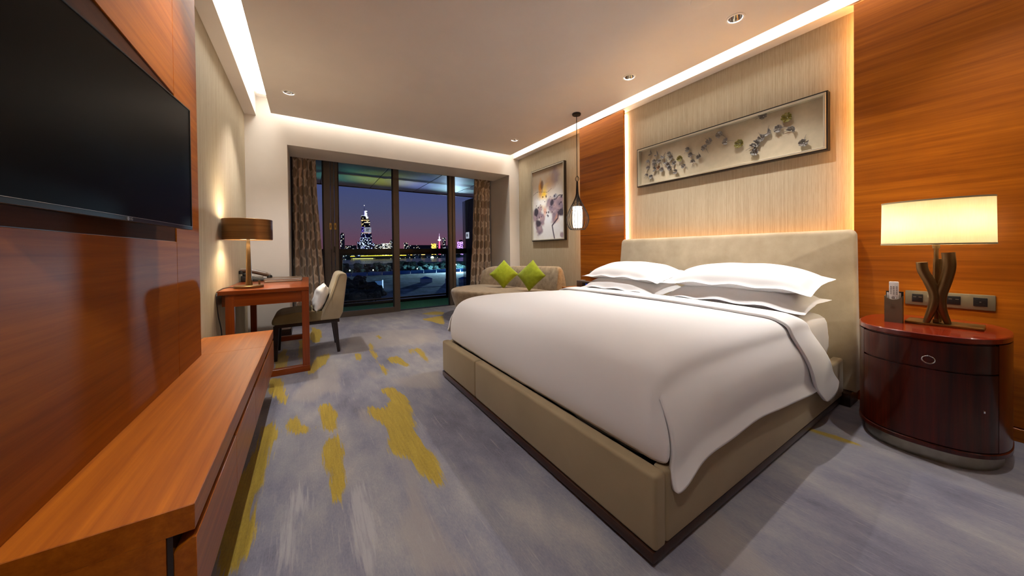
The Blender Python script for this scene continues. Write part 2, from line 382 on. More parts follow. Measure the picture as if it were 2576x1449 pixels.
# ---- wood panels on the bed wall ------------------------------------
def veneer(nm, y0, y1, z0, z1, n, label, cat):
    t = thing(nm, label, cat, (XP+.02,(y0+y1)/2,0))
    ob('backing_board', B(XP+.008,XP+.035,y0+.004,y1-.004,z0,z1), M['wood'], t, 0)
    h = (z1-z0)/n
    for i in range(n):
        ob('veneer_strip', B(XP,XP+.010,y0,y1,z0+i*h+.0004,z0+(i+1)*h-.0004,bev=.0012,seg=1), VW[(i*2+i//3)%3], t, 0)
    return t
VW = [M['wood'], wood('veneer_b', (.205,.048,.0015), (.48,.145,.006), 'Y', 38, .42, .12, 1, .22), wood('veneer_c', (.16,.034,.001), (.39,.108,.004), 'Y', 38, .42, .12, 1, .22)]
veneer('wood_wall_panel', 2.500, 3.221, .0, H-.012, 13, 'tall narrow orange wood panel beside the far nightstand, behind pendant lamp', 'wall panel')
t = thing('wood_wall_panel', 'wide orange wood wall panel behind the bedside lamp and oval nightstand', 'wall panel', (XP+.02,-.6,0))
ob('panel_board', B(XP,XP+.035,YN+.01,.609,.072,H-.012,bev=.002,seg=1), M['wood'], t, 0)
ob('skirting_board', B(XP-.004,XP+.035,YN+.01,.609,0,.066,bev=.002,seg=1), M['wood'], t, 0)
led_a = emit('amber_led', AMBER, SLOT); led_w = emit('white_slot_led', (1.0,.80,.55), SLOT*.5)
def bar(label, m, *a): tag(ob('light_strip', B(*a,bev=.002,seg=1), m), label, 'light strip')
bar('bright vertical light slot between the narrow wood panel and the bed recess', led_w, XR-.022,XR-.002,2.535,2.60,.9,H-.03)
bar('hidden vertical amber light strip beside the flower painting', led_a, XR-.05,XR-.035,3.12,3.16,.80,H-.03)
bar('hidden vertical amber light strip at the edge of the wide wood panel', led_a, XR-.05,XR-.035,.535,.575,.05,H-.03)
bar('hidden horizontal amber light strip behind the headboard', led_a, XR-.05,XR-.03,.70,2.46,.955,.975)
# ---- downlights ----------------------------------------------------
def downlight(x, y, lab):
    if lab: label = 'small round recessed downlight ' + lab
    else: label = 'recessed ceiling downlight above the %s behind the view' % {(-.138,2.02):'console', (2.50,.02):'nightstand', (-.138,-.2):'entry'}[(x,y)]
    t = thing('downlight', label, 'downlight', (x,y,H), 'recessed ceiling downlights')
    ob('trim_ring', lathe(NB(), [(RC-.003,.0),(RC-.001,-.004),(RC+.010,-.004),(RC+.013,-.0005),(RC+.012,.0)], (x,y,H), 28, caps=False), M['cove'], t)
    ob('reflector', lathe(NB(), [(RC-.001,.0),(.040,.02),(.030,.045),(.024,.055)], (x,y,H), 24, caps=False), M['chrome'], t)
    ob('bulb', lathe(NB(), [(.024,.056),(.018,.052),(.002,.050)], (x,y,H), 20), emit('downlight_bulb', (1,.93,.82), 14) if 'downlight_bulb' not in bpy.data.materials else bpy.data.materials['downlight_bulb'], t)
    l = bpy.data.lights.new('downlight_lamp', 'SPOT'); l.energy = SPOT if lab else SPOT*(.85 if y > 1 else .5); l.color = (1.0,.965,.93); l.spot_size = math.radians(96); l.spot_blend = .75; l.shadow_soft_size = .022
    lo = link(bpy.data.objects.new('downlight_lamp', l)); lo.parent = t; lo.location = (0,0,.040)
for x, y, lab in DL: downlight(x, y, lab)
tag(ob('ceiling_cover_plate', lathe(NB(), [(.001,-.004),(.070,-.004),(.076,-.002),(.076,.0)], (2.143,1.132,H), 32), M['ceiling']), 'flat round white cover plate set flush in the ceiling', 'cover plate')
# ---- left wood wall with the television ------------------------------
XT = -.493
t = thing('wood_wall_panel', 'tall glossy orange wood cladding behind the wall-mounted television', 'wall panel', (XT-.02,.4,0))
ob('backing_board', B(XL,XT-.006,YN+.01,2.47,.0,H-.005), M['wood_dark'], t, 0)
def pan(y0,y1,z0,z1,m='wood_tv',x=XT,nm='panel_board'): return ob(nm, B(XT-.03,x,y0,y1,z0,z1,bev=.0015,seg=1), M[m], t, 0)
pan(2.112,2.478,0,H-.005); pan(YN+.01,2.109,0,1.058); pan(YN+.01,2.109,1.722,H-.005)
ob('recess_board', B(XT-.03,XT-.004,.5,2.109,1.060,1.720), M['wood_recess'], t, 0, label='dark brown wood board behind the television'); pan(YN+.01,.497,1.060,1.720)
# ---- window --------------------------------------------------------
wf = thing('window_1', 'dark bronze aluminium sliding balcony door with large panes', 'window', (1.4,YW,0)); wf['kind'] = 'structure'; del wf['category']
def fr(nm, x0,x1,y0,y1,z0,z1,m='frame'): return ob(nm, B(x0,x1,y0,y1,z0,z1,bev=.004,seg=1), M[m], wf)
WT = 2.58
fr('head_rail', XO1,XO2+.1,YW,YW+.10,2.50,2.60); fr('stile', .205,.295,YW,YW+.06,0,WT); fr('stile', .300,.345,YW+.012,YW+.075,0,WT); fr('stile', .350,.395,YW,YW+.06,0,WT)
fr('stile', 1.197,1.290,YW,YW+.06,0,WT); fr('stile', 2.185,2.245,YW+.06,YW+.12,0,WT); fr('stile', 2.250,2.305,YW+.05,YW+.13,0,WT); fr('stile', XO2-.02,XO2+.1,YW+.04,YW+.12,0,WT); fr('stile', XO1-.05,XO1+.05,YW,YW+.06,0,WT)
fr('bottom_rail', .395,1.197,YW,YW+.06,0,.085); fr('bottom_rail', XO1,.205,YW,YW+.06,0,.085); fr('bottom_rail', 2.305,XO2,YW+.05,YW+.12,0,.085)
fr('floor_track', XO1,XO2,YW+.062,YW+.15,-.005,.010,'frame_dk')
fr('gasket', .188,.206,YW+.01,YW+.05,.085,WT,'frame_dk'); fr('gasket', .395,.408,YW+.01,YW+.05,.085,WT,'frame_dk'); fr('gasket', 1.180,1.198,YW+.01,YW+.05,.085,WT,'frame_dk'); fr('gasket', 2.168,2.186,YW+.07,YW+.11,.0,WT,'frame_dk')
for x0, x1, y in ((.40,1.19,YW+.03),(XO1+.04,.20,YW+.03),(2.305,XO2,YW+.085),(.36,1.19,YW+.09)):
    ob('pane', B(x0,x1,y,y+.008,.08,2.52), M['glass'], wf, 0)
for x, z in ((.290,1.403),(.352,1.405)):
    l_ = ob('door_lock', B(x-.014,x+.014,YW-.006,YW+.002,z-.05,z+.05,bev=.004), M['gold'], wf); ob('keyhole', B(x-.004,x+.004,YW-.008,YW-.004,z-.02,z+.02), M['black'], l_)
ob('door_pull', B(.330,.348,YW-.006,YW+.002,1.01,1.10,bev=.004), M['black'], wf)
# ---- balcony -------------------------------------------------------
YR = 7.0; YE = 7.90
structure(ob('balcony_floor', B(-2.5,3.6,YW+.10,YR+.12,-.25,-.012), plain('balcony_green_glow', (.045,.21,.105), .9, var=.25, vs_=30, bump=(260,.4)), smooth=0))['label'] = 'balcony floor beyond the sliding door, green glow put into its colour'  # green light on the floor is put into its base colour
bal = thing('balcony_ceiling', 'metal panelled balcony ceiling reflecting coloured lights', 'balcony ceiling', (1,6.9,2.42)); bal['kind'] = 'structure'; del bal['category']
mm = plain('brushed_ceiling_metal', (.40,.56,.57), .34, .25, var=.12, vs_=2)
ob('backing_board', B(-2.8,3.8,YW+.15,YE+.03,2.43,2.6), M['black'], bal, 0)
sx_ = [-2.56,-1.63,-.70,.23,1.156,2.088,3.0,3.9]
for a, b in zip(sx_[:-1], sx_[1:]): ob('metal_panel', B(a+.008,b-.008,YW+.15,YE,2.418,2.431,bev=.002,seg=1), mm, bal)
ob('edge_profile', B(-2.8,3.8,YE+.005,YE+.03,2.400,2.45,bev=.003), M['blackm'], bal)
rl = thing('balcony_railing', 'black balcony railing with clear glass infill panels', 'railing', (1.3,YR,0))
ob('top_rail', B(-2.4,3.0,YR-.04,YR+.03,.950,1.072,bev=.012), M['blackm'], rl); ob('bottom_rail', B(-2.4,3.0,YR-.03,YR+.03,-.012,.045,bev=.008), M['blackm'], rl); ob('bottom_rail', B(-2.4,3.0,YR-.015,YR+.025,.06,.092,bev=.006), M['blackm'], rl)
for x in (-1.55,.498,2.556): ob('post', B(x-.036,x+.036,YR-.02,YR+.02,.0,.96,bev=.006), M['blackm'], rl)
for a, b in ((-1.51,.462),(.534,2.52),(2.592,3.0)): ob('glass_panel', B(a+.01,b-.01,YR+.004,YR+.016,.095,.945), M['railglass'], rl, 0)
side = plain('balcony_mesh_wall', (.020,.014,.010), .6)
sw = thing('balcony_side_wall', 'dark brown balcony partition wall with a small plate imitating a screen reflection', 'partition'); sw.location = (3.02,6.5,0)
ob('wall_board', B(3.0,3.4,YW+.16,YR+.02,-.012,2.16), side, sw, 0)
for i in range(24):
    ob('mesh_rib', B(2.995,3.001,YW+.18+i*.05,YW+.20+i*.05,.0,2.15), M['blackm'], sw, 0)
M['mirrorw'] = emit('mirrored_screen_glow', (.62,.66,.80), .55)
sg = ob('mirrored_screen_plate', B(2.985,2.996,6.80,6.96,1.29,1.43,bev=.003), M['mirrorw'], sw, label='small glowing plate imitating the mirrored tower screen with its dark letter H')  # reflection of the skyscraper screen, built as a glowing plate
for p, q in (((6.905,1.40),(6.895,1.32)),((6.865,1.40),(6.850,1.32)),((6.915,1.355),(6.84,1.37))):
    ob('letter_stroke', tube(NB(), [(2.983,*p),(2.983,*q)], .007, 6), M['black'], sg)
for nm, x, y, z, col, en in (('yellow',1.28,YR+.25,-.05,(1,.72,.05),26),('violet',2.05,YR+.25,-.05,(.40,.38,1.0),30),('white',2.80,YR+.28,-.05,(.62,.90,1.0),40),('green',.55,YR+.22,-.05,(.22,.80,.62),14)):  # unseen lamps added to throw coloured patches onto the balcony ceiling
    t = thing('added_tint_lamp', 'added unseen %s lamp below the balcony edge, tints the balcony ceiling' % nm, 'floodlight', (x,y,z))
    ob('housing', B(x-.06,x+.06,y-.05,y+.05,z-.10,z-.04,bev=.008), M['blackm'], t); ob('bracket', B(x-.012,x+.012,YR+.10,y,z-.09,z-.07), M['blackm'], t); ob('lens', B(x-.05,x+.05,y-.04,y+.04,z-.042,z-.036), emit('flood_'+nm, col, 8), t)
    l = bpy.data.lights.new('flood_lamp', 'SPOT'); l.energy = en*5; l.color = col; l.spot_size = math.radians(38); l.spot_blend = 1; l.shadow_soft_size = .04; lo = link(bpy.data.objects.new('flood_lamp', l)); lo.parent = t; lo.location = (0,0,-.03); lo.rotation_euler = (PI+.16,0,0)
# ================================================================== curtains
def curtain_mat():
    g = NG('curtain_hexagons'); t = g.n('UVMap'); s = g.n('SeparateXYZ'); g.t.links.new(t.outputs[0], s.inputs[0]); u, v = s.outputs[0], s.outputs[1]
    a, b, w, h = .102, .250, .044, .088
    def lat(du, dv):
        x = g.math('ABSOLUTE', g.math('MULTIPLY', g.math('SUBTRACT', g.math('FRACT', g.math('MULTIPLY', g.math('ADD', u, du), 1/(2*a))), .5), 2*a/w))
        y = g.math('ABSOLUTE', g.math('MULTIPLY', g.math('SUBTRACT', g.math('FRACT', g.math('MULTIPLY', g.math('ADD', v, dv), 1/b)), .5), b/h))
        return g.math('MAXIMUM', x, g.math('ADD', g.math('MULTIPLY', y, 1.0), g.math('MULTIPLY', g.math('SUBTRACT', x, .0), .45)))
    d = g.math('MINIMUM', lat(0,0), lat(a,b/2))
    nz = g.noise(g.coord(), 90, 3)
    c = g.ramp(g.math('MULTIPLY', d, .5), [(.46,(.205,.138,.088)),(.50,(.52,.41,.31)),(.64,(.52,.41,.31)),(.68,(.40,.30,.22))])
    c = g.mix(g.math('MULTIPLY', nz, .15), c, (.20,.15,.105))
    g.bsdf(Base_Color=c, Roughness=.7, Sheen_Weight=.3, Specular_IOR_Level=.3); return g.m
M['curtain'] = curtain_mat()
def curtain(label, xa, xb, folds, seed, yc=5.60):
    """xa, xb: functions of z giving the left and right edge"""
    rng = random.Random(seed); ph = [rng.uniform(0,6.28) for _ in range(6)]
    nz_, ns = 46, folds*12; bm = NB(); uvl = bm.loops.layers.uv.new('UVMap'); rows = []; us = []
    for iz in range(nz_+1):
        z = .012 + (2.42-.012)*iz/nz_; r = []; L = 0; p0 = None; ul = []
        for k in range(ns+1):
            s = k/ns; x = lerp(xa(z), xb(z), s); q = s*folds*2*PI
            amp = .040*(.55+.45*sstep(2.42,1.9,z)) * (1+.35*math.sin(q/folds*2.3+ph[0])+.2*math.sin(z*2.1+ph[1]+s*5))
            y = yc + amp*math.sin(q+.35*math.sin(z*1.7+ph[2])+.6*math.sin(s*7+ph[3])) + .012*math.sin(2*q+z*3+ph[4])
            x += .010*math.sin(q*1.0+1.2)
            p = Vector((x,y,z))
            if p0 is not None: L += (p-p0).length*1.0
            p0 = p; r.append(bm.verts.new(p)); ul.append(L)
        rows.append(r); us.append(ul)
    for i in range(nz_):
        for k in range(ns):
            f = bm.faces.new((rows[i][k],rows[i][k+1],rows[i+1][k+1],rows[i+1][k]))
            for lp, (a, b) in zip(f.loops, ((i,k),(i,k+1),(i+1,k+1),(i+1,k))): lp[uvl].uv = (us[a][b], rows[a][b].co.z)
    o = ob('curtain', bm, M['curtain'], smooth=60); tag(o, label, 'curtain', None)
    m = o.modifiers.new('thick', 'SOLIDIFY'); m.thickness = .004
curtain('taupe hexagon-patterned curtain on the desk side of the window', lambda z: XO1+.015, lambda z: interp(z,[0,.6,1.8,2.42],[.205,.185,.115,.098]), 5, 1)
curtain('taupe hexagon-patterned curtain on the settee side of the window', lambda z: interp(z,[0,.5,1.2,2.42],[2.44,2.47,2.53,2.575]), lambda z: XO2-.02, 5, 5)
# ================================================================== television
tv = thing('television', 'large black flat television swung out from the wood wall', 'television', (-.444,1.473,1.364), rz=-math.radians(5.69))
hw, tz0, tz1 = .4435, -.262, .237     # local: x out of the wall, y along the screen
def tvp(nm, bm, m, sm=35): return ob(nm, bm, m, tv, sm, local=True)
tvp('housing', B(-.026,-.004,-hw+.03,hw-.03,tz0+.03,tz1-.03,bev=.008), M['black'])
tvp('wall_bracket', B(-.048,-.026,.02,.30,-.09,.07,bev=.004), M['blackm'])
bm = NB()
for a in ((-.014,0,-hw,hw,tz1-.006,tz1),(-.014,0,-hw,hw,tz0,tz0+.013),(-.014,0,-hw,-hw+.006,tz0,tz1),(-.014,0,hw-.006,hw,tz0,tz1)): box(bm,*a,bev=.001,seg=1)
tvp('bezel', bm, M['black']); tvp('trim_line', B(-.002,.0006,-hw,hw,tz0+.013,tz0+.0142), M['silver'], 0)
tvp('screen', B(-.012,-.002,-hw+.006,hw-.006,tz0+.013,tz1-.006), M['screen'], 0)
lg = text_mesh('brand_letters', 'LG', .0115, M['silver'], None, Matrix.Translation((.0006,.012,tz0+.0068)) @ Matrix(((0,0,1,0),(1,0,0,0),(0,1,0,0),(0,0,0,1)))); lg.parent = tv
tvp('brand_disc', tube(NB(), [(0,-.004,tz0+.0068),(.0012,-.004,tz0+.0068)], .0055, 18), M['silver'])
# ================================================================== console
cn = thing('tv_console', 'long low floating orange wood console under the television', 'console', (-.35,2.0,.2))
CX, CY0, CY1 = -.217, 1.010, 2.985
ob('top_slab', B(XT-.001,CX,CY0,2.477,.392,.450,bev=.0015,seg=1), M['wood_con'], cn); ob('top_slab', B(XL+.001,CX,2.4775,CY1,.392,.450,bev=.0015,seg=1), M['wood_con'], cn)
ob('body', B(XT-.001,CX-.045,CY0+.0,CY1-.005,.195,.393), M['wood_con'], cn, 0)
ob('recess_strip', B(CX-.044,CX-.035,CY0+.003,CY1-.006,.22,.392), M['wood_black'], cn, 0)
for i in range(4):
    a = CY0+.004+i*(CY1-CY0-.008)/4; b = CY0+.004+(i+1)*(CY1-CY0-.008)/4
    ob('drawer', prism(NB(), [(CX-.035,.186),(CX+.001,.186),(CX+.001,.372),(CX-.006,.374),(CX-.035,.352)], 'y', a+.0015, b-.0015, .001, 1), M['wood_con'], cn)
# ================================================================== desk
dk = thing('desk', 'reddish wood writing desk with sled legs against the left wall', 'desk', (-.3,4.0,0))
DZ, DX0, DX1, DY0, DY1 = .717, XL+.006, .002, 3.345, 4.70
ob('desktop', B(DX0,DX1,DY0,DY1,DZ-.032,DZ,bev=.002,seg=1), M['wood_desk'], dk)
for y0, y1 in ((DY0+.004,DY0+.058),(DY1-.06,DY1-.006)):
    ob('leg', B(DX1-.052,DX1-.001,y0,y1,.05,DZ-.032,bev=.002,seg=1), M['wood_deskz'], dk); ob('leg', B(DX0+.045,DX0+.098,y0+.01,y1,.05,DZ-.032,bev=.002,seg=1), M['wood_deskz'], dk)
    ob('foot_bar', B(DX0+.045,DX1-.001,y0,y1,0,.052,bev=.002,seg=1), M['wood_desk'], dk); ob('apron', B(DX0+.09,DX1-.05,y0+.014,y1-.014,DZ-.125,DZ-.032), M['wood_desk'], dk, 0)
ob('apron', B(DX0+.02,DX0+.045,DY0+.06,DY1-.06,DZ-.125,DZ-.032), M['wood_deskz'], dk, 0)
# ---- desk lamp
LX, LY = -.413, 3.555
dl = thing('desk_lamp', 'bronze desk lamp with wide drum metal shade, lit', 'lamp', (LX,LY,DZ))
ob('base', lathe(NB(), [(.001,.0),(.094,.0),(.098,.003),(.098,.018),(.094,.022),(.001,.022)], (LX,LY,DZ), 40), M['bronze'], dl)
ob('stem', lathe(NB(), [(.024,.022),(.019,.1),(.012,.41),(.012,.52)], (LX,LY,DZ), 20), M['bronze'], dl)
ob('switch', lathe(NB(), [(.007,.02),(.007,.05),(.009,.05),(.009,.058),(.001,.058)], (LX+.066,LY+.02,DZ), 12), M['bronze'], dl)
SR = .163
ob('shade', lathe(NB(), [(SR,.40),(SR,.565),(SR-.002,.567),(SR-.004,.565),(SR-.004,.40),(SR-.002,.398)], (LX,LY,DZ), 56, caps=False), M['shade_br'], dl)
ob('diffuser', lathe(NB(), [(.014,.408),(SR-.005,.408),(SR-.005,.411),(.014,.411)], (LX,LY,DZ), 48, caps=False), emit('lamp_diffuser', (1,.90,.72), 5.0), dl)
ob('top_cap', lathe(NB(), [(.001,.545),(.10,.545),(.10,.548),(.001,.548)], (LX,LY,DZ), 32), M['bronze'], dl)
for z, s_, en in ((.395,0,5.5),(.60,PI,3.5)):
    l = bpy.data.lights.new('desk_bulb', 'SPOT' if s_ == 0 else 'AREA'); l.energy = en*(3 if s_ == 0 else 1); l.color = (1,.80,.54)
    if s_ == 0: l.spot_size = math.radians(150); l.spot_blend = .5; l.shadow_soft_size = .06
    else: l.shape = 'DISK'; l.size = .2
    lo = link(bpy.data.objects.new('desk_bulb', l)); lo.parent = dl; lo.location = (0,0,z-.01 if s_ == 0 else .555); lo.rotation_euler = (s_,0,0)
tag(ob('lamp_cord', tube(NB(), bez([(LX-.095,LY,DZ+.008),(LX-.13,LY-.03,DZ+.012),(XL+.012,LY-.08,DZ+.005),(XL+.010,DY0-.012,DZ-.02),(XL+.016,DY0-.015,.55),(XL+.030,DY0+.01,.40),(XL+.022,DY0+.04,.20),(XL+.03,DY0+.06,.02)],8), .0035, 8), M['black']), 'thin dark cord hanging from the desk lamp down the wall', 'cord')
# ---- phone
ph = thing('telephone', 'black desk telephone with raised handset behind the desk lamp', 'telephone', (-.46,4.45,DZ))
ob('body', prism(NB(), [(-.565,DZ),(-.372,DZ),(-.372,DZ+.018),(-.565,DZ+.062)], 'y', 4.32,4.52,.006), M['black'], ph)
ob('cradle', B(-.555,-.515,4.335,4.505,DZ+.055,DZ+.088,bev=.008), M['black'], ph)
bm = NB(); tube(bm, bez([(-.575,4.37,DZ+.115),(-.50,4.37,DZ+.108),(-.40,4.37,DZ+.078),(-.335,4.37,DZ+.052)],6), [.020]*3+[.022]*13+[.018]*3, 10)
hs = ob('handset', bm, M['leather'], ph); ob('ear_piece', lathe(NB(), [(.001,-.026),(.024,-.026),(.026,-.01),(.02,.008),(.001,.010)], (-.565,4.37,DZ+.105), 18), M['black'], hs); ob('mouth_piece', lathe(NB(), [(.001,-.024),(.022,-.024),(.024,-.008),(.018,.008),(.001,.010)], (-.34,4.37,DZ+.05), 18), M['black'], hs)
ob('display', B(-.47,-.40,4.44,4.50,DZ+.028,DZ+.046), M['silver'], ph)
fo = thing('desk_folder', 'brown leather desk folder with silver edge on the desk', 'folder', (-.2,4.25,DZ))
ob('cover', B(-.362,-.058,4.06,4.47,DZ,DZ+.010,bev=.002,seg=1), M['leather'], fo); ob('pages', B(-.356,-.062,4.064,4.466,DZ+.010,DZ+.022), M['silver'], fo, 0); ob('top_cover', B(-.362,-.058,4.06,4.47,DZ+.022,DZ+.030,bev=.002,seg=1), M['leather'], fo)
# ---- chair
ch = thing('desk_chair', 'cream upholstered desk chair with dark tapered legs tucked at the desk', 'chair', (0,4.03,0))
cy0, cy1 = 3.79, 4.27
seat = [(-.285,.335),(-.29,.37),(-.275,.405),(-.235,.430),(-.10,.440),(.12,.430),(.20,.42),(.24,.335)]
ob('seat', prism(NB(), seat, 'y', cy0, cy1, .018, 3), fabric('chair_seat', (.20,.155,.075), (.27,.215,.115), 700, .7, .1, 5, .12), ch)
ob('seat_frame', B(-.268,.255,cy0+.012,cy1-.012,.305,.338,bev=.004), M['wood_black'], ch)
back = [(.085,.340),(.255,.338),(.285,.40),(.328,.765),(.318,.793),(.285,.803),(.252,.797),(.232,.770),(.165,.55),(.105,.43)]
bk = ob('backrest', prism(NB(), back, 'y', cy0-.005, cy1+.005, .022, 4), M['chair'], ch)
for y in (cy0-.007, cy1+.007):
    ob('piping', tube(NB(), bez([(.10,y,.345),(.125,y,.425),(.185,y,.56),(.25,y,.755),(.275,y,.785),(.31,y,.783)],5), .0035, 6), M['chair'], bk)
for x0, y0, dx in ((-.255,cy0+.03,-.008),(-.255,cy1-.03,-.008),(.215,cy0+.035,.03),(.215,cy1-.035,.03)):
    bm = NB(); loft(bm, [[(x0+dx+sx_*.012,y0+sy_*.012,0) for sx_,sy_ in ((-1,-1),(1,-1),(1,1),(-1,1))],[(x0+sx_*.022,y0+sy_*.020,.325) for sx_,sy_ in ((-1,-1),(1,-1),(1,1),(-1,1))]])
    ob('leg', bm, M['wood_black'], ch)
def cushion(name, mat, S, T, n=22, pull=.10, seed=0, wrinkle=.004, parent=None, local=True):
    """square scatter cushion, local: lies in XZ, thickness along Y"""
    bm = NB(); g_ = {}
    for side in (1,-1):
        for i in range(n+1):
            for j in range(n+1):
                u, v = 2*i/n-1, 2*j/n-1
                edge = (i in (0,n)) or (j in (0,n))
                if edge and side == -1: g_[(side,i,j)] = g_[(1,i,j)]; continue
                k = 1 - pull*(1-abs(u)**2)*abs(v)**3; k2 = 1 - pull*(1-abs(v)**2)*abs(u)**3
                t_ = T*((1-abs(u)**2.6)*(1-abs(v)**2.6))**.55
                wr = wrinkle*noise.noise((u*3+seed,v*3,side)) * (0 if edge else 1)
                g_[(side,i,j)] = bm.verts.new((u*S/2*k2, side*(t_/2+wr), v*S/2*k))
        for i in range(n):
            for j in range(n):
                q = [g_[(side,a,b)] for a,b in ((i,j),(i+1,j),(i+1,j+1),(i,j+1))]
                bm.faces.new(q)
    return ob(name, bm, mat, parent, 80, local=True)
c = cushion('lumbar_cushion', M['sheet'], .34, .12, seed=3, wrinkle=.013); tag(c, 'white crumpled lumbar cushion leaning on the cream desk chair', 'cushion')
c.rotation_euler = (0,0,PI/2); c.location = (0,0,0)
c.matrix_world = Matrix.Translation((.100,3.98,.550)) @ Matrix.Rotation(math.radians(17),4,'Y') @ Matrix.Rotation(PI/2,4,'Z') @ Matrix.Diagonal((1.15,1,.80,1))
# ================================================================== settee
st = thing('settee', 'beige velour curved settee with wide rounded seat by the window', 'settee', (2.4,4.4,0))
out = bez([(2.80,3.46),(2.58,3.52),(2.30,3.78),(2.00,4.16),(1.80,4.52),(1.82,4.84),(2.02,5.10),(2.34,5.22),(2.60,5.20)],6)
out = [(p.x,p.y) for p in [Vector((q[0],q[1],0)) for q in out]] if False else [(p[0],p[1]) for p in out]
out += [(2.78,4.8),(2.86,4.3),(2.90,3.85),(2.90,3.50)]
cxm, cym = 2.4, 4.4
bm = NB()
def rg(z, k): return [(cxm+(x-cxm)*k, cym+(y-cym)*k, z) for x, y in out]
loft(bm, [rg(.07,.86),rg(.10,.88),rg(.24,.95),rg(.34,.99),rg(.385,1.0),rg(.415,.99),rg(.428,.96),rg(.432,.88)])
ob('seat', bm, M['settee'], st, 60)
pth = bez([(2.50,5.20,0),(2.64,4.88,0),(2.74,4.45,0),(2.81,4.05,0),(2.86,3.72,0),(2.875,3.56,0)],8)
bm = NB(); rings = []
for i, p in enumerate(pth):
    tt = i/(len(pth)-1); d = (pth[min(i+1,len(pth)-1)]-pth[max(i-1,0)]).normalized(); nrm = Vector((-d.y,d.x,0)); nrm = nrm if nrm.x > 0 else -nrm
    top = interp(tt,[0,.06,.15,.5,.9,.97,1],[.66,.715,.742,.765,.775,.765,.74])
    prof = [(.03,.06),(.0,.30),(-.02,.45),(.015,top-.10),(.03,top-.02),(.055,top),(.095,top-.005),(.120,top-.035),(.165,.58),(.180,.40),(.17,.20),(.15,.06)]
    r = [p + nrm*a*(1 if p.y < 4.8 else 1) + Vector((0,0,b)) for a, b in prof]; rings.append(r)
loft(bm, rings)
ob('backrest', bm, M['settee'], st, 60)
for x, y in ((2.2,4.3),(2.1,4.8),(2.7,3.75),(2.72,4.7)): ob('foot', lathe(NB(), [(.018,0),(.026,.075)], (x,y,0), 12), M['wood_black'], st)
for lab, loc, rz, tilt in (('lime green square cushion standing on its corner, left of the two',(2.535,4.455,.640),-36,.26),('lime green square cushion standing on its corner, right of the two',(2.60,3.80,.655),-62,.30)):
    c = cushion('scatter_cushion', M['green'], .325, .14, pull=.05, seed=loc[1], wrinkle=.004); tag(c, lab + ' on the settee', 'cushion', 'green cushions on the settee')
    c.matrix_world = Matrix.Translation(loc) @ Matrix.Rotation(math.radians(rz),4,'Z') @ Matrix.Rotation(-tilt,4,'X') @ Matrix.Rotation(PI/4,4,'Y')
# ================================================================== far nightstand + clock
ns = thing('nightstand', 'rectangular orange wood nightstand between settee and headboard', 'nightstand', (2.8,2.9,0))
ob('top', B(2.60,2.998,2.64,3.13,.525,.55,bev=.002,seg=1), M['wood'], ns); ob('body', B(2.62,2.998,2.65,3.12,.06,.524,bev=.002,seg=1), M['wood_desk'], ns)
dr = ob('drawer', B(2.612,2.62,2.66,3.11,.34,.515,bev=.001,seg=1), M['wood'], ns); ob('drawer', B(2.612,2.62,2.66,3.11,.08,.33,bev=.001,seg=1), M['wood'], ns); ob('plinth', B(2.65,2.99,2.67,3.10,0,.06), M['wood_dark'], ns, 0)
ob('ring_pull', tube(NB(), [(2.606,2.885+.02*math.cos(a),.42+.02*math.sin(a)) for a in np.linspace(0,2*PI,21)], .003, 6, False), M['chrome'], dr)
ck = thing('alarm_clock', 'small dark grey alarm clock on the far nightstand', 'clock', (2.82,2.88,.55))
ob('case', prism(NB(), [(2.755,.55),(2.86,.55),(2.86,.612),(2.775,.632),(2.755,.628)], 'y', 2.70,3.035,.006), plain('clock_case', (.10,.075,.06), .4, .3), ck)
ob('display', B(2.7525,2.756,2.80,2.93,.565,.612), M['black'], ck, 0); ob('digits', B(2.7520,2.7526,2.83,2.875,.585,.600), emit('clock_blue', (.05,.10,.5), .5), ck, 0); ob('snooze_button', B(2.78,2.81,2.93,2.99,.625,.637,bev=.003), M['silver'], ck)
fs = thing('wall_socket', 'bronze wall socket plate above the far nightstand', 'socket', (2.99,2.93,.69))
ob('plate', B(2.990,2.999,2.66,3.04,.652,.736,bev=.003), M['plate'], fs)
for y in (2.985,2.88,2.77): ob('outlet', B(2.987,2.991,y-.028,y+.028,.672,.716,bev=.002), M['black'], fs)
# ================================================================== bed
bd = thing('bed', 'king bed frame with beige upholstered rails and tall padded headboard', 'bed', (1.9,1.6,0))
BX0, BY0, BY1 = .885, .625, 2.560
ob('plinth', B(BX0-.004,2.80,BY0+.006,BY1-.006,.016,.052,bev=.004), M['wood_dark'], bd); ob('plinth', B(BX0+.02,2.79,BY0+.03,BY1-.03,0,.02), M['wood_black'], bd, 0)
ym = 1.95
ob('foot_rail', B(BX0,BX0+.058,BY0,ym-.0008,.052,.292,bev=.014,seg=4), M['rail'], bd); ob('foot_rail', B(BX0,BX0+.058,ym+.0008,BY1,.052,.292,bev=.014,seg=4), M['rail'], bd)
ob('side_rail', B(BX0+.060,2.845,BY0+.001,BY0+.055,.052,.290,bev=.014,seg=4), M['rail'], bd); ob('side_rail', B(BX0+.060,2.845,BY1-.055,BY1-.001,.052,.290,bev=.014,seg=4), M['rail'], bd)
ob('slat_base', B(BX0+.06,2.84,BY0+.056,BY1-.056,.20,.24), M['wood_black'], bd, 0)
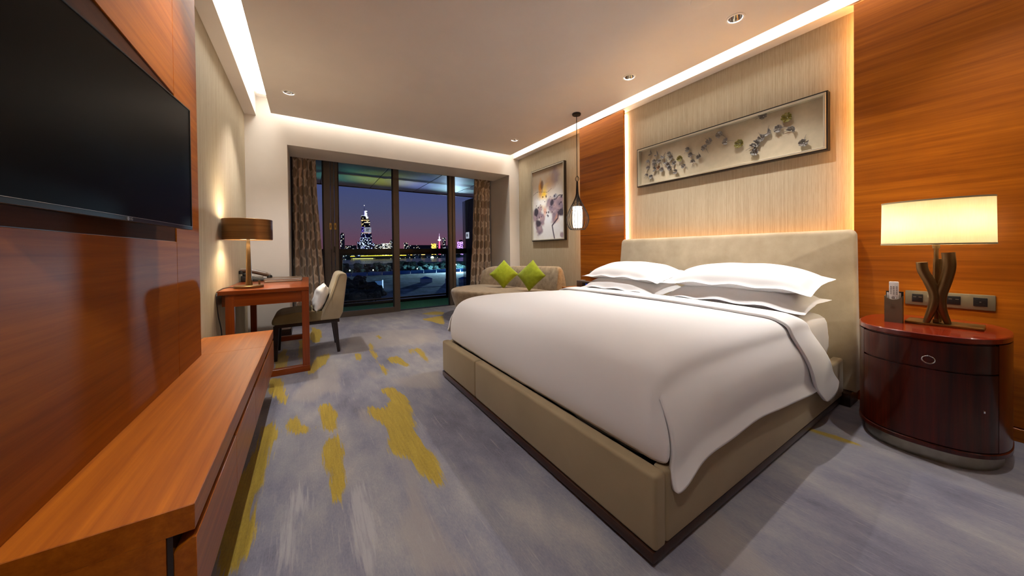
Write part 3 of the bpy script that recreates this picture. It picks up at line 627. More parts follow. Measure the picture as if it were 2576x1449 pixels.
# headboard: leans back, slightly wider at the foot
bm = NB(); hb = []
def hring(x, y0, y1, z0, z1, r=.035, n=5):
    pts = [(y0,z0),(y1,z0)]
    for k in range(n+1): a = k/n*PI/2; pts.append((y1-r+r*math.cos(a), z1-r+r*math.sin(a)))
    for k in range(n+1): a = PI/2+k/n*PI/2; pts.append((y0+r+r*math.cos(a), z1-r+r*math.sin(a)))
    out = []
    for y, z in pts:
        lean = (z-.08)/1.04; wid = .042*(1-lean)
        yy = y + (wid if y > 1.5 else -wid*.35)
        out.append((x + .085*lean*(1 if x < 2.93 else 0), yy, z))
    return out
loft(bm, [hring(2.984,.605,2.475,.085,1.100),hring(2.984,.590,2.490,.080,1.112),hring(2.880,.588,2.492,.080,1.116),hring(2.866,.592,2.488,.082,1.110),hring(2.856,.605,2.475,.090,1.096)])
ob('headboard', bm, M['suede'], bd, 50)
ob('headboard_foot', B(2.80,2.97,.586,.66,0,.082,bev=.003), M['wood_dark'], bd); ob('headboard_foot', B(2.80,2.97,2.42,2.50,0,.082,bev=.003), M['wood_dark'], bd)
# mattress with fitted sheet
def mattress():
    bm = NB(); x0,x1,y0,y1,z0,z1 = .965,2.850,.690,2.490,.245,.572; r = .055; n = 56; m = 40
    rings = []
    def ringz(z, ins):
        out = []; P = 300; L = 2*((x1-x0)+(y1-y0))
        for k in range(P):
            t_ = k/P*L; a = x1-x0; b = y1-y0
            if t_ < a: p = (x0+t_, y0)
            elif t_ < a+b: p = (x1, y0+t_-a)
            elif t_ < 2*a+b: p = (x1-(t_-a-b), y1)
            else: p = (x0, y1-(t_-2*a-b))
            cx_, cy_ = (x0+x1)/2, (y0+y1)/2; hx, hy = a/2-ins, b/2-ins
            q = [max(-hx,min(hx,p[0]-cx_)), max(-hy,min(hy,p[1]-cy_))]
            rr = .09  # corner rounding
            ex, ey = abs(q[0])-(hx-rr), abs(q[1])-(hy-rr)
            if ex > 0 and ey > 0:
                l = math.hypot(ex,ey); s = rr/max(l,1e-6)
                if l > rr: q = [math.copysign(hx-rr+ex*s,q[0]), math.copysign(hy-rr+ey*s,q[1])]
            x, y = cx_+q[0], cy_+q[1]
            side = sstep(.54,.40,z); w = .016*noise.noise((x*11+z*3,y*9,z*2.0))*side + .010*noise.noise((x*30+z*6,y*9,z*3))*side
            dx, dy = q[0]/hx, q[1]/hy
            if abs(dy) > .98: y += math.copysign(w, dy)
            if abs(dx) > .98: x += math.copysign(w, dx)
            out.append((x,y,z))
        return out
    for z, ins in ((z0,.05),(z0+.02,.02),(z0+.06,.004),(.36,0),(.42,0),(.47,0),(z1-.055,.0),(z1-.03,.008),(z1-.012,.025),(z1-.002,.05),(z1,.09)): rings.append(ringz(z, ins))
    return loft(bm, rings)
mt = thing('mattress', 'white-sheeted mattress showing beside the pillows', 'mattress', (1.9,1.6,.245))
ob('fitted_sheet', mattress(), M['sheet'], mt, 60)
# duvet -----------------------------------------------------------
PX = [.962,.950,.946,.948,.958,.980,1.020,1.09,1.20,1.35,1.55,1.75,1.95,2.10,2.22,2.32]
PZ = [.300,.345,.400,.460,.520,.566,.598,.618,.626,.626,.621,.614,.606,.600,.596,.590]
HX = [.945,.99,1.05,1.17,1.5,1.94,2.28,2.6]; HZ = [.180,.222,.254,.280,.286,.255,.215,.185]
YA, YC = .672, 2.508
def ytop(t_):  # across the bed, 0 near .. 1 far ; returns (y, drop)
    y = lerp(YA, YC, t_); e = min(y-YA, YC-y); R_ = .085
    d = 0 if e >= R_ else (R_-math.sqrt(max(0,R_*R_-(R_-e)**2)))*.8
    return y, d
TT = [0,.004,.012,.024,.040,.060,.085,.12,.17,.24,.32,.4,.5,.6,.68,.76,.83,.88,.915,.94,.96,.976,.988,.996,1]
def top_pt(x, z, t_, foot):
    y, d = ytop(t_); cr_ = .012*math.sin(PI*t_)
    w = .006*noise.noise((x*2.2,y*2.2,.3))
    if foot: return (x - .006*math.sin(PI*t_), lerp(y, lerp(YA+.02,YC-.02,t_), .6), z - d*sstep(.30,.56,z)*.9 + .008*noise.noise((y*3,z*6,1)))
    return (x, y, z-d+cr_+w)
def duvet(off=0):
    bm = NB(); R = []
    for i, (x, z) in enumerate(zip(PX, PZ)):
        R.append([bm.verts.new(top_pt(x, z, t_, i < 6)) for t_ in TT])
    for a, b in zip(R[:-1], R[1:]):
        for k in range(len(TT)-1): bm.faces.new((a[k],a[k+1],b[k+1],b[k]))
    i0 = 5; NF = 9; EDGE = []
    for far in (0,1):
        k = -1 if far else 0; rows = []
        for i in range(i0, len(PX)):
            x, z = PX[i], PZ[i]; p = R[i][k].co; h = interp(x, HX, HZ) if not far else .315+.03*sstep(1.2,.98,x)+.01*math.sin(x*6)
            row = [R[i][k]]
            for s in range(1, NF+1):
                t_ = s/NF
                zz = lerp(p.z, h, t_)
                flare = (.030*t_ + .030*math.sin(PI*min(1,t_*1.3))*(1-.3*t_))
                corner = sstep(1.25,.98,x)
                yy = p.y - flare - .024*t_ - corner*(.075 if far else .012)*t_ + .006*noise.noise((x*7,t_*2,5+far))*t_
                xx = x + t_*t_*.20*sstep(1.9,2.32,x) + corner*(.0-.028*(1-t_)*0) + .004*noise.noise((x*5,t_*4,9))
                if i == i0: xx = lerp(x-.006, .968 if not far else .955, t_)
                zz += .010*math.sin(x*17+1)*t_*t_ + .006*math.sin(x*41)*t_*t_
                if far: yy = p.y + (p.y-yy)
                row.append(bm.verts.new((xx,yy,zz)))
            rows.append(row)
        if not far:
            E_ = rows[0]; prev = None   # close the pleat: the foot face runs on behind the hanging corner
            for i in range(i0, -1, -1):
                z = R[i][0].co.z; e0, e1 = next(((a.co,b.co) for a, b in zip(E_[:-1],E_[1:]) if b.co.z <= z), (E_[-2].co,E_[-1].co)); f_ = (z-e0.z)/(e1.z-e0.z) if e1.z != e0.z else 0
                p = e0.lerp(e1, f_); v = bm.verts.new((p.x+.006,p.y+.004,z-.004*(i<i0))) if i < i0 else R[i][0]
                if prev is not None and i < i0-1: bm.faces.new((prev,v,R[i][0],R[i+1][0]))
                elif prev is not None: bm.faces.new((v,R[i][0],R[i+1][0]))
                prev = v
        for a, b in zip(rows[:-1], rows[1:]):
            for s in range(NF): bm.faces.new((a[s],a[s+1],b[s+1],b[s]))
    return bm
dv = ob('duvet', duvet(), M['linen'], smooth=80); tag(dv, 'plain white duvet spread over the bed, corner hanging down', 'duvet')
m = dv.modifiers.new('soft', 'SUBSURF'); m.levels = 1; m.render_levels = 2
m = dv.modifiers.new('thick', 'SOLIDIFY'); m.thickness = .016; m.offset = 1
def fold():
    bm = NB(); rows = []; NX = 9
    for i in range(NX+1):
        s = i/NX; row = []
        lift = .016*math.sin(PI*min(1,s*1.0+.06))**.6 + .014
        bow = lambda y: .06*math.sin(PI*(y-YA)/(YC-YA))
        def x_of(y): return lerp(2.045, 2.300, s) + bow(y)
        # far flap, top, near flap
        for t_ in [1,.8,.6,.4,.2]:
            y, d = ytop(1); row.append((x_of(y)+t_*t_*.10, y+.05*math.sin(PI*t_*.8)+.025*t_+.018, lerp(.53,.33,t_)+lift*.3))
        for t_ in TT[::-1]:
            y, d = ytop(t_); x = x_of(y); z = interp(x, PX[5:], PZ[5:]) - d + .012*math.sin(PI*t_) + lift
            row.append((x, y + (.018 if t_ > .98 else -.018 if t_ < .02 else 0), z))
        p = row[-1]
        for k in range(1,12):
            t_ = k/11; x = p[0] + .30*t_**1.5 - .05*t_*(1-s)*0 + .012*math.sin(t_*8+s*3)*t_
            yy = p[1] - .055*t_ - .030*math.sin(PI*min(1,t_*1.3)) - .012*math.sin(PI*s)*t_
            row.append((x, yy, lerp(p[2], lerp(.150,.205,s), t_)))
        rows.append(row)
    return loft(bm, rows, closed=False, caps=False)
fl = ob('duvet_turndown', fold(), M['linen'], dv, smooth=80)
m = fl.modifiers.new('soft', 'SUBSURF'); m.levels = 1; m.render_levels = 2
m = fl.modifiers.new('thick', 'SOLIDIFY'); m.thickness = .014; m.offset = 1
# pillows -----------------------------------------------------------
def pillow(label, loc, L, Wd, T, tilt, rz, seed, fl_=.045):
    bm = NB(); n, m_ = 40, 26; g_ = {}
    for side in (1,-1):
        for i in range(n+1):
            for j in range(m_+1):
                u, v = 2*i/n-1, 2*j/m_-1
                if (i in (0,n) or j in (0,m_)) and side == -1: g_[(side,i,j)] = g_[(1,i,j)]; continue
                ey, ex = (L/2)*(1-abs(u)), (Wd/2)*(1-abs(v)); e = min(ex, ey)
                uu, vv = min(1,abs(u)*L/(L-2*fl_)), min(1,abs(v)*Wd/(Wd-2*fl_))
                t_ = T*((1-uu**2.4)*(1-vv**2.2))**.52
                pk = 1-.05*(1-u*u)*abs(v)**4; pk2 = 1-.035*(1-v*v)*abs(u)**4
                wr = .007*noise.noise((u*3.0+seed,v*2.6,side*.7)) + .004*noise.noise((u*9+seed,v*5,side))*(abs(u)**2+abs(v)**2)
                z = side*(t_/2*(1.12 if side > 0 else .88) + .0025) + (wr if t_ > .02 else wr*.6) - .030*(abs(u)**3)*(.5+.5*abs(v)) + .012*math.sin(u*11+seed)*(1 if e < fl_ else 0)*.6
                g_[(side,i,j)] = bm.verts.new((v*Wd/2*pk, u*L/2*pk2, z))
        for i in range(n):
            for j in range(m_): bm.faces.new([g_[(side,a,b)] for a,b in ((i,j),(i+1,j),(i+1,j+1),(i,j+1))])
    o = ob('pillow', bm, M['linen'], None, 70); tag(o, label, 'pillow', 'white pillows on the bed')
    o.matrix_world = Matrix.Translation(loc) @ Matrix.Rotation(math.radians(rz),4,'Z') @ Matrix.Rotation(-math.radians(tilt),4,'Y')
    s = o.modifiers.new('soft','SUBSURF'); s.levels = 0; s.render_levels = 1
pillow('lower white pillow of the near stack beside the oval nightstand', (2.535,1.125,.668), .94, .50, .175, 5, 0, 1)
pillow('lower white pillow of the far stack beside the alarm clock', (2.535,2.055,.665), .92, .50, .175, 5, 0, 2)
pillow('upper white pillow of the near stack, largest in view', (2.580,1.125,.790), .96, .52, .175, 8, 1.0, 3)
pillow('upper white pillow of the far stack, partly behind the near one', (2.590,2.075,.782), .92, .50, .175, 8, -1.0, 4)
# ================================================================== oval nightstand
NX_, NY_, AX, AY = 2.690, .264, .300, .247
NZT = .594
def sup(th, k=0, n=2.5):
    c, s = math.cos(th), math.sin(th)
    return (NX_+math.copysign(abs(c)**(2/n),c)*(AX+k), NY_+math.copysign(abs(s)**(2/n),s)*(AY+k))
def oring(z, k, N=72): return [(*sup(2*PI*i/N, k), z) for i in range(N)]
on = thing('nightstand', 'dark red glossy oval nightstand with one drawer beside the bed', 'nightstand', (NX_,NY_,0))
ob('base', loft(NB(), [oring(0,-.022),oring(.062,-.022)]), M['steel'], on)
ob('base_lip', loft(NB(), [oring(.062,-.004),oring(.066,.002),oring(.082,.002),oring(.086,-.002)]), M['rosewood'], on)
ob('body', loft(NB(), [oring(.084,-.010),oring(.568,-.010)]), M['rosewood'], on)
ob('top', loft(NB(), [oring(.566,-.004),oring(.570,.0),oring(.590,.0),oring(NZT,-.004)]), M['rosetop'], on)
def arc(nm, a0, a1, z0, z1, k0, k1, m, parent):
    N = 40; P = [a0+(a1-a0)*i/N for i in range(N+1)]
    out = [sup(a,k1) for a in P] + [sup(a,k0) for a in P[::-1]]
    return ob(nm, loft(NB(), [[(*p,z0) for p in out],[(*p,z1) for p in out]]), m, parent)
A0, A1 = PI-.90, PI+.98
dr = arc('drawer', A0+.008, A1-.008, .438, .560, -.012, -.001, M['rosewood'], on)
arc('door', A0+.008, A1-.008, .092, .430, -.012, -.001, M['rosewood'], on)
arc('side_panel', A1+.004, 2*PI+PI*.5-.2, .090, .564, -.012, -.001, M['rosewood'], on); arc('side_panel', .5*PI-.2, A0-.004, .090, .564, -.012, -.001, M['rosewood'], on)
hx = NX_-AX-.004
ring = ob('ring_pull', tube(NB(), [(hx-.006,.236+.0195*math.cos(a),.477+.0175*math.sin(a)) for a in np.linspace(0,2*PI,25)], .0024, 8, False), M['chrome'], dr); ob('ring_stud', lathe(NB(), [(.001,-.004),(.005,-.002),(.005,.002),(.001,.004)], (hx-.006,.236,.496), 12), M['chrome'], ring)
ob('key_escutcheon', B(hx+.036,hx+.041,.083,.088,.275,.288,bev=.001), M['chrome'], on)
# ---- bedside lamp
bl = thing('bedside_lamp', 'lit bedside lamp with wide oval cream shade and three bronze horns', 'lamp', (2.70,.245,NZT))
LPX, LPY = 2.70, .242
ob('base_plate', B(2.655,2.80,.095,.345,NZT,NZT+.012,bev=.003), plain('brass_base', (.28,.17,.05), .35, .9), bl)
ob('stem', lathe(NB(), [(.008,.012),(.008,.40)], (LPX,LPY,NZT), 14), M['bronze'], bl); ob('collar', lathe(NB(), [(.012,.395),(.013,.41),(.012,.425)], (LPX,LPY,NZT), 14), M['bronze'], bl); ob('stem_socket', B(LPX-.018,LPX+.018,LPY-.010,LPY+.010,NZT+.012,NZT+.03,bev=.002), M['bronze'], bl)
def horn(pts, rr, tip=.012):
    P = bez([(x,y,z) for x,y,z in pts],6); n = len(P); rad = [interp(i/(n-1),[0,.35,1],[tip,.021,rr]) for i in range(n)]
    o = ob('horn', tube(NB(), P, rad, 16), M['bronze'], bl)
horn([(2.665,.272,NZT+.012),(2.668,.252,.68),(2.672,.243,.745),(2.668,.262,.82),(2.664,.282,.875),(2.662,.286,.918)], .0200)
horn([(2.690,.203,NZT+.012),(2.682,.222,.68),(2.678,.226,.745),(2.674,.208,.83),(2.672,.198,.90),(2.674,.202,.968)], .0225)
horn([(2.740,.240,NZT+.012),(2.725,.238,.68),(2.718,.236,.745),(2.724,.236,.82),(2.728,.235,.90),(2.728,.235,.935)], .0200)
g = NG('lamp_shade_linen')
a_ = g.noise(g.coord((300,300,20)), 1, 3); b_ = g.noise(g.coord(), 14, 3); cc = g.ramp(g.math('ADD', g.math('MULTIPLY', a_, .6), g.math('MULTIPLY', b_, .4)), [(.3,(.84,.79,.62)),(.7,(.92,.88,.73))])
df = g.n('BsdfDiffuse'); tl = g.n('BsdfTranslucent'); mx = g.n('MixShader'); g.set(df.inputs[0], cc); g.set(tl.inputs[0], cc); mx.inputs[0].default_value = .6
g.t.links.new(df.outputs[0], mx.inputs[1]); g.t.links.new(tl.outputs[0], mx.inputs[2]); g.t.links.new(mx.outputs[0], g.out.inputs[0]); M['shade'] = g.m
def oval(z, k, N=64): return [(LPX+.092*k*math.cos(2*PI*i/N), .249+.187*k*math.sin(2*PI*i/N), z) for i in range(N)]
sh = ob('shade', loft(NB(), [oval(1.012,1.01),oval(1.236,.995),oval(1.236,.985),oval(1.012,1.0)], True, False), M['shade'], bl, 30)
for z, k in ((1.008,1.016),(1.232,1.001)): ob('shade_rim', loft(NB(), [oval(z,k),oval(z+.008,k),oval(z+.008,k-.03),oval(z,k-.03),oval(z,k)], True, False), plain('shade_rim', (.40,.33,.19), .7), sh)
for y in (.155,.249,.343):
    l = bpy.data.lights.new('bedside_bulb','POINT'); l.energy = 2.5; l.color = (1,.85,.60); l.shadow_soft_size = .03; lo = link(bpy.data.objects.new('bedside_bulb', l)); lo.parent = bl; lo.location = Vector((LPX,y,1.12))-Vector(bl.location)
# ---- remote holder
rh = thing('remote_holder', 'taupe leather remote control holder standing on the oval nightstand', 'holder', (2.62,.37,NZT))
hy0, hy1, hxa, hxb = .347, .412, 2.615, 2.655
front = [(hy0,NZT),(hy1,NZT),(hy1,.735)] + [(lerp(hy1,hy0,t_), .735-.020*math.sin(PI*t_)**.8) for t_ in [.1,.2,.3,.4,.5,.6,.7,.8,.9]] + [(hy0,.735)]
ob('front_board', prism(NB(), front, 'x', hxa, hxa+.004), M['holder'], rh, 20); ob('back_board', B(hxb-.004,hxb,hy0,hy1,NZT,.758,bev=.001), M['blackm'], rh); ob('side_board', B(hxa+.004,hxb-.004,hy0,hy0+.003,NZT,.735), M['blackm'], rh); ob('side_board', B(hxa+.004,hxb-.004,hy1-.003,hy1,NZT,.735), M['holder'], rh); ob('bottom_board', B(hxa+.004,hxb-.004,hy0+.003,hy1-.003,NZT,NZT+.004), M['holder'], rh)
emb = ob('embossed_mark', B(hxa-.0006,hxa,.372,.388,.679,.6796), plain('emboss', (.09,.065,.035), .6), rh, 0)
for a in ((.384,.3852,.684,.692),(.378,.3792,.684,.692),(.372,.3732,.684,.692),(.372,.388,.674,.6746)): ob('embossed_mark', B(hxa-.0006,hxa,*a), emb.data.materials[0], rh, 0)
rc = thing('remote_control', 'pale beige remote control with grey buttons in the leather holder', 'remote', (2.63,.378,.60))
ob('body', B(2.622,2.632,.361,.396,.600,.812,bev=.003), M['whitep'], rc)
bt = plain('remote_button', (.30,.26,.23), .5)
for r_ in range(5):
    for c_ in range(3): ob('button', lathe(NB(), [(.0005,-.003),(.0032,-.002),(.0032,.0)], (0,0,0), 10), bt, rc, local=True).matrix_local = Matrix.Translation((2.6215-2.63, .378-.378+(c_-1)*.0105, .785-.60-r_*.0095)) @ Matrix.Rotation(PI/2,4,'Y')
ob('navigation_wheel', lathe(NB(), [(.0005,-.003),(.004,-.003),(.005,-.0015),(.0085,-.0025),(.0095,.0)], (0,0,0), 20), M['silver'], rc, local=True).matrix_local = Matrix.Translation((2.6215-2.63, 0, .726-.60)) @ Matrix.Rotation(PI/2,4,'Y')
tag(ob('info_card', B(2.636,2.6375,.354,.406,.602,.752), M['paperw']), 'white paper card behind the remote in the holder', 'card')
# ---- socket strip
ss = thing('socket_strip', 'long bronze socket strip on the wood wall behind the bedside lamp', 'socket', (2.995,.22,.70))
ob('plate', B(2.990,3.0,.072,.385,.655,.738,bev=.004), M['plate'], ss)
for y0, y1, z0, z1, k in ((.316,.358,.674,.720,0),(.262,.30,.676,.716,1),(.183,.230,.676,.722,0),(.097,.142,.676,.722,2)):
    s_ = ob('socket_face', B(2.986,2.991,y0,y1,z0,z1,bev=.0015), M['black'] if k != 1 else M['plate'], ss); ymid, zmid = (y0+y1)/2, (z0+z1)/2
    if k == 1: ob('rocker_switch', B(2.984,2.9865,y0+.003,y1-.003,zmid-.001,z1-.003,bev=.001), M['plate'], s_); ob('rocker_switch', B(2.984,2.9865,y0+.003,y1-.003,z0+.003,zmid-.002,bev=.001), M['plate'], s_)
    elif k == 0:
        for a in (-.25,.25): ob('key', B(2.985,2.9865,ymid+a*(y1-y0)-.006,ymid+a*(y1-y0)+.006,zmid+.004,zmid+.008), M['steel'], s_)
    else:
        for dy, dz in ((-.010,.010),(.010,.010),(-.011,-.011),(.011,-.011),(0,0)): ob('socket_slot', B(2.985,2.9865,ymid+dy-.003,ymid+dy+.003,zmid+dz-.0018,zmid+dz+.0018), M['frame_dk'] if dz else M['steel'], s_)
# ================================================================== pendant
PXc, PYc = 2.645, 2.885
pn = thing('pendant_lamp', 'black wire teardrop pendant lamp with glowing white shade over far nightstand', 'pendant lamp', (PXc,PYc,1.25))
ob('canopy', lathe(NB(), [(.001,0),(.050,0),(.052,-.006),(.048,-.020),(.010,-.022),(.001,-.022)], (PXc,PYc,H), 28), M['blackm'], pn)
ob('rod', tube(NB(), [(PXc,PYc,H-.02),(PXc,PYc,1.865)], .0042, 8), M['blackm'], pn)
for k in range(6):
    a = k*PI/3; ob('knot_wire', tube(NB(), bez([(PXc+.005*math.cos(a),PYc+.005*math.sin(a),1.872),(PXc+.024*math.cos(a),PYc+.024*math.sin(a),1.838),(PXc+.006*math.cos(a),PYc+.006*math.sin(a),1.802)],6), .0022, 6), M['blackm'], pn)
ob('neck', lathe(NB(), [(.006,1.81),(.010,1.80),(.012,1.76),(.008,1.70),(.010,1.62)], (PXc,PYc,0), 12), M['blackm'], pn)
PR = [(.009,1.80),(.012,1.72),(.018,1.645),(.045,1.575),(.082,1.505),(.115,1.435),(.133,1.375),(.130,1.325),(.112,1.280),(.086,1.245)]
cg = ob('cage_ring', tube(NB(), [(PXc+.086*math.cos(a),PYc+.086*math.sin(a),1.245) for a in np.linspace(0,2*PI,37)], .0030, 6, False), M['blackm'], pn)
ob('cage_ring', tube(NB(), [(PXc+.060*math.cos(a),PYc+.060*math.sin(a),1.548) for a in np.linspace(0,2*PI,29)], .0024, 6, False), M['blackm'], pn)
w0 = None
for k in range(22):
    a = 2*PI*k/22
    if w0 is None:
        w0 = ob('cage_wire', tube(NB(), [Vector(p)-Vector((PXc,PYc,1.25)) for p in bez([(PXc+r,PYc,z) for r,z in PR],4)], .0024, 6), M['blackm'], pn, local=True)
    else:
        w = w0.copy(); link(w); w.parent = pn; w.rotation_euler = (0,0,a)
ob('lamp_shade', lathe(NB(), [(.050,1.264),(.055,1.30),(.058,1.40),(.057,1.48),(.054,1.512)], (PXc,PYc,0), 32), emit('pendant_glow', (1,.95,.86), 2.2), pn)
ob('shade_cap', lathe(NB(), [(.054,1.513),(.054,1.518),(.008,1.524),(.008,1.62)], (PXc,PYc,0), 24), M['blackm'], pn)
l = bpy.data.lights.new('pendant_bulb','POINT'); l.energy = 6.5; l.color = (1,.86,.66); l.shadow_soft_size = .085; lo = link(bpy.data.objects.new('pendant_bulb', l)); lo.parent = pn; lo.location = (0,0,.14)
l.energy = 6.5
# ================================================================== wall art
def frame(t_, y0,y1,z0,z1, x0, x1, w):
    q = w*.38
    for a in ((y0,y1,z1-q,z1),(y0,y1,z0,z0+q),(y0,y0+q,z0+q,z1-q),(y1-q,y1,z0+q,z1-q)): ob('frame_bar', B(x0+.004,x1,*a,bev=.001,seg=1), M['blackm'], t_)
    y0 += q; y1 -= q; z0 += q; z1 -= q; q = w*.62
    for a in ((y0,y1,z1-q,z1),(y0,y1,z0,z0+q),(y0,y0+q,z0+q,z1-q),(y1-q,y1,z0+q,z1-q)): ob('frame_inlay', B(x0,x1,*a,bev=.002,seg=1), M['champ'], t_)
# long relief picture
a1 = thing('relief_picture', 'long framed relief picture of grey and olive petals above the headboard', 'picture', (3.09,1.56,1.9))
frame(a1, .753, 2.365, 1.690, 2.108, 3.058, 3.113, .026)
ob('back_panel', B(3.104,3.110,.77,2.35,1.705,2.095), plain('cream_linen_panel', (.46,.39,.275), .85, var=.06, vs_=20, bump=(400,.2)), a1, 0)
PET = [(2.213,2.033,1),(2.135,2.007,1),(2.236,1.945,1),(2.158,1.936,1),(2.232,1.881,1),(2.155,1.903,1),(2.058,1.963,1),(2.097,1.922,1),(1.986,1.970,1),(1.967,1.928,1),(2.030,1.900,1),(2.001,1.868,1),(1.927,1.864,1),(1.981,1.827,1),(2.070,1.827,1),(2.163,1.853,0),(2.105,1.854,2),(2.253,1.800,1),(2.197,1.780,1),(1.872,1.899,3),(1.919,1.775,1),(1.829,1.812,1),(1.791,1.962,1),(1.761,1.908,1),(1.686,1.868,1),(1.737,1.832,1),(1.589,1.984,1),(1.625,1.939,1),(1.493,2.022,1),(1.438,1.946,1),(1.331,1.893,3),(1.230,1.837,1),(1.206,1.859,1),(1.220,1.795,1),(1.172,1.893,1),(1.133,1.926,1),(1.156,2.068,1),(1.052,1.937,1),(.997,2.005,3),(.972,1.896,1),(.898,1.783,1)]
pm = {1: plain('grey_petal', (.175,.158,.140), .5, var=.3, vs_=60), 0: plain('dark_petal', (.07,.07,.075), .45, var=.3, vs_=60), 2: plain('amber_petal', (.16,.07,.02), .4), 3: plain('olive_petal', (.15,.125,.012), .4, var=.25, vs_=60)}
def petal_mesh(lobes, stem):
    bm = NB()
    for a0, rr in lobes:
        n, R_ = 5, []
        for i in range(n+1):
            r_ = rr*i/n; row = []
            for k in range(9):
                a = a0 + (k/8-.5)*1.9; ru = 1+.10*math.sin(k*2.3)
                x = -.004 - .020*(i/n)**2 - .004*math.cos(k*1.7)*(i/n)
                row.append((x, r_*ru*math.cos(a), r_*ru*math.sin(a)))
            R_.append(row)
        loft(bm, R_[0:0] or [R_[1]] + R_[2:], closed=False, caps=False)
        c_ = bm.verts.new((-.003,0,0)); bm.verts.ensure_lookup_table(); base = len(bm.verts)-1-9*n
        for k in range(8): bm.faces.new((c_, bm.verts[base+k], bm.verts[base+k+1]))
    if stem: tube(bm, bez([(-.004,0,0),(-.006,stem[0]*.5,stem[1]*.5+.006),(-.003,*stem)],3), [.0028]*4+[.0016]*3, 5)
    return bm
rng = random.Random(11); dot = plain('pearl_pin', (.85,.83,.8), .3)
for y, z, k in PET:
    big = y < 1.65; s_ = 1.1 if big else .9; r0 = rng.uniform(0,6.28)
    lob = [(r0,.030*s_),(r0+2.0,.026*s_)] + ([(r0+4.0,.024*s_)] if rng.random() < .5 else []) if k in (0,1,2) else [(r0,.036*s_),(r0+1.6,.034*s_),(r0+3.1,.030*s_),(r0+4.6,.03*s_)]
    a = r0-1.6+rng.uniform(-.5,.5); stm = (.055*s_*math.cos(a), .055*s_*math.sin(a)) if k in (0,1) else None
    bm = petal_mesh(lob, stm); bmesh.ops.translate(bm, verts=bm.verts[:], vec=(3.100,y,z))
    p = ob('petal', bm, pm[k], a1, 60); sm = p.modifiers.new('thick','SOLIDIFY'); sm.thickness = .0015
    ob('pearl_pin', lathe(NB(), [(.0005,-.0035),(.0035,0),(.0005,.0035)], (3.091,y,z), 8), dot, p)
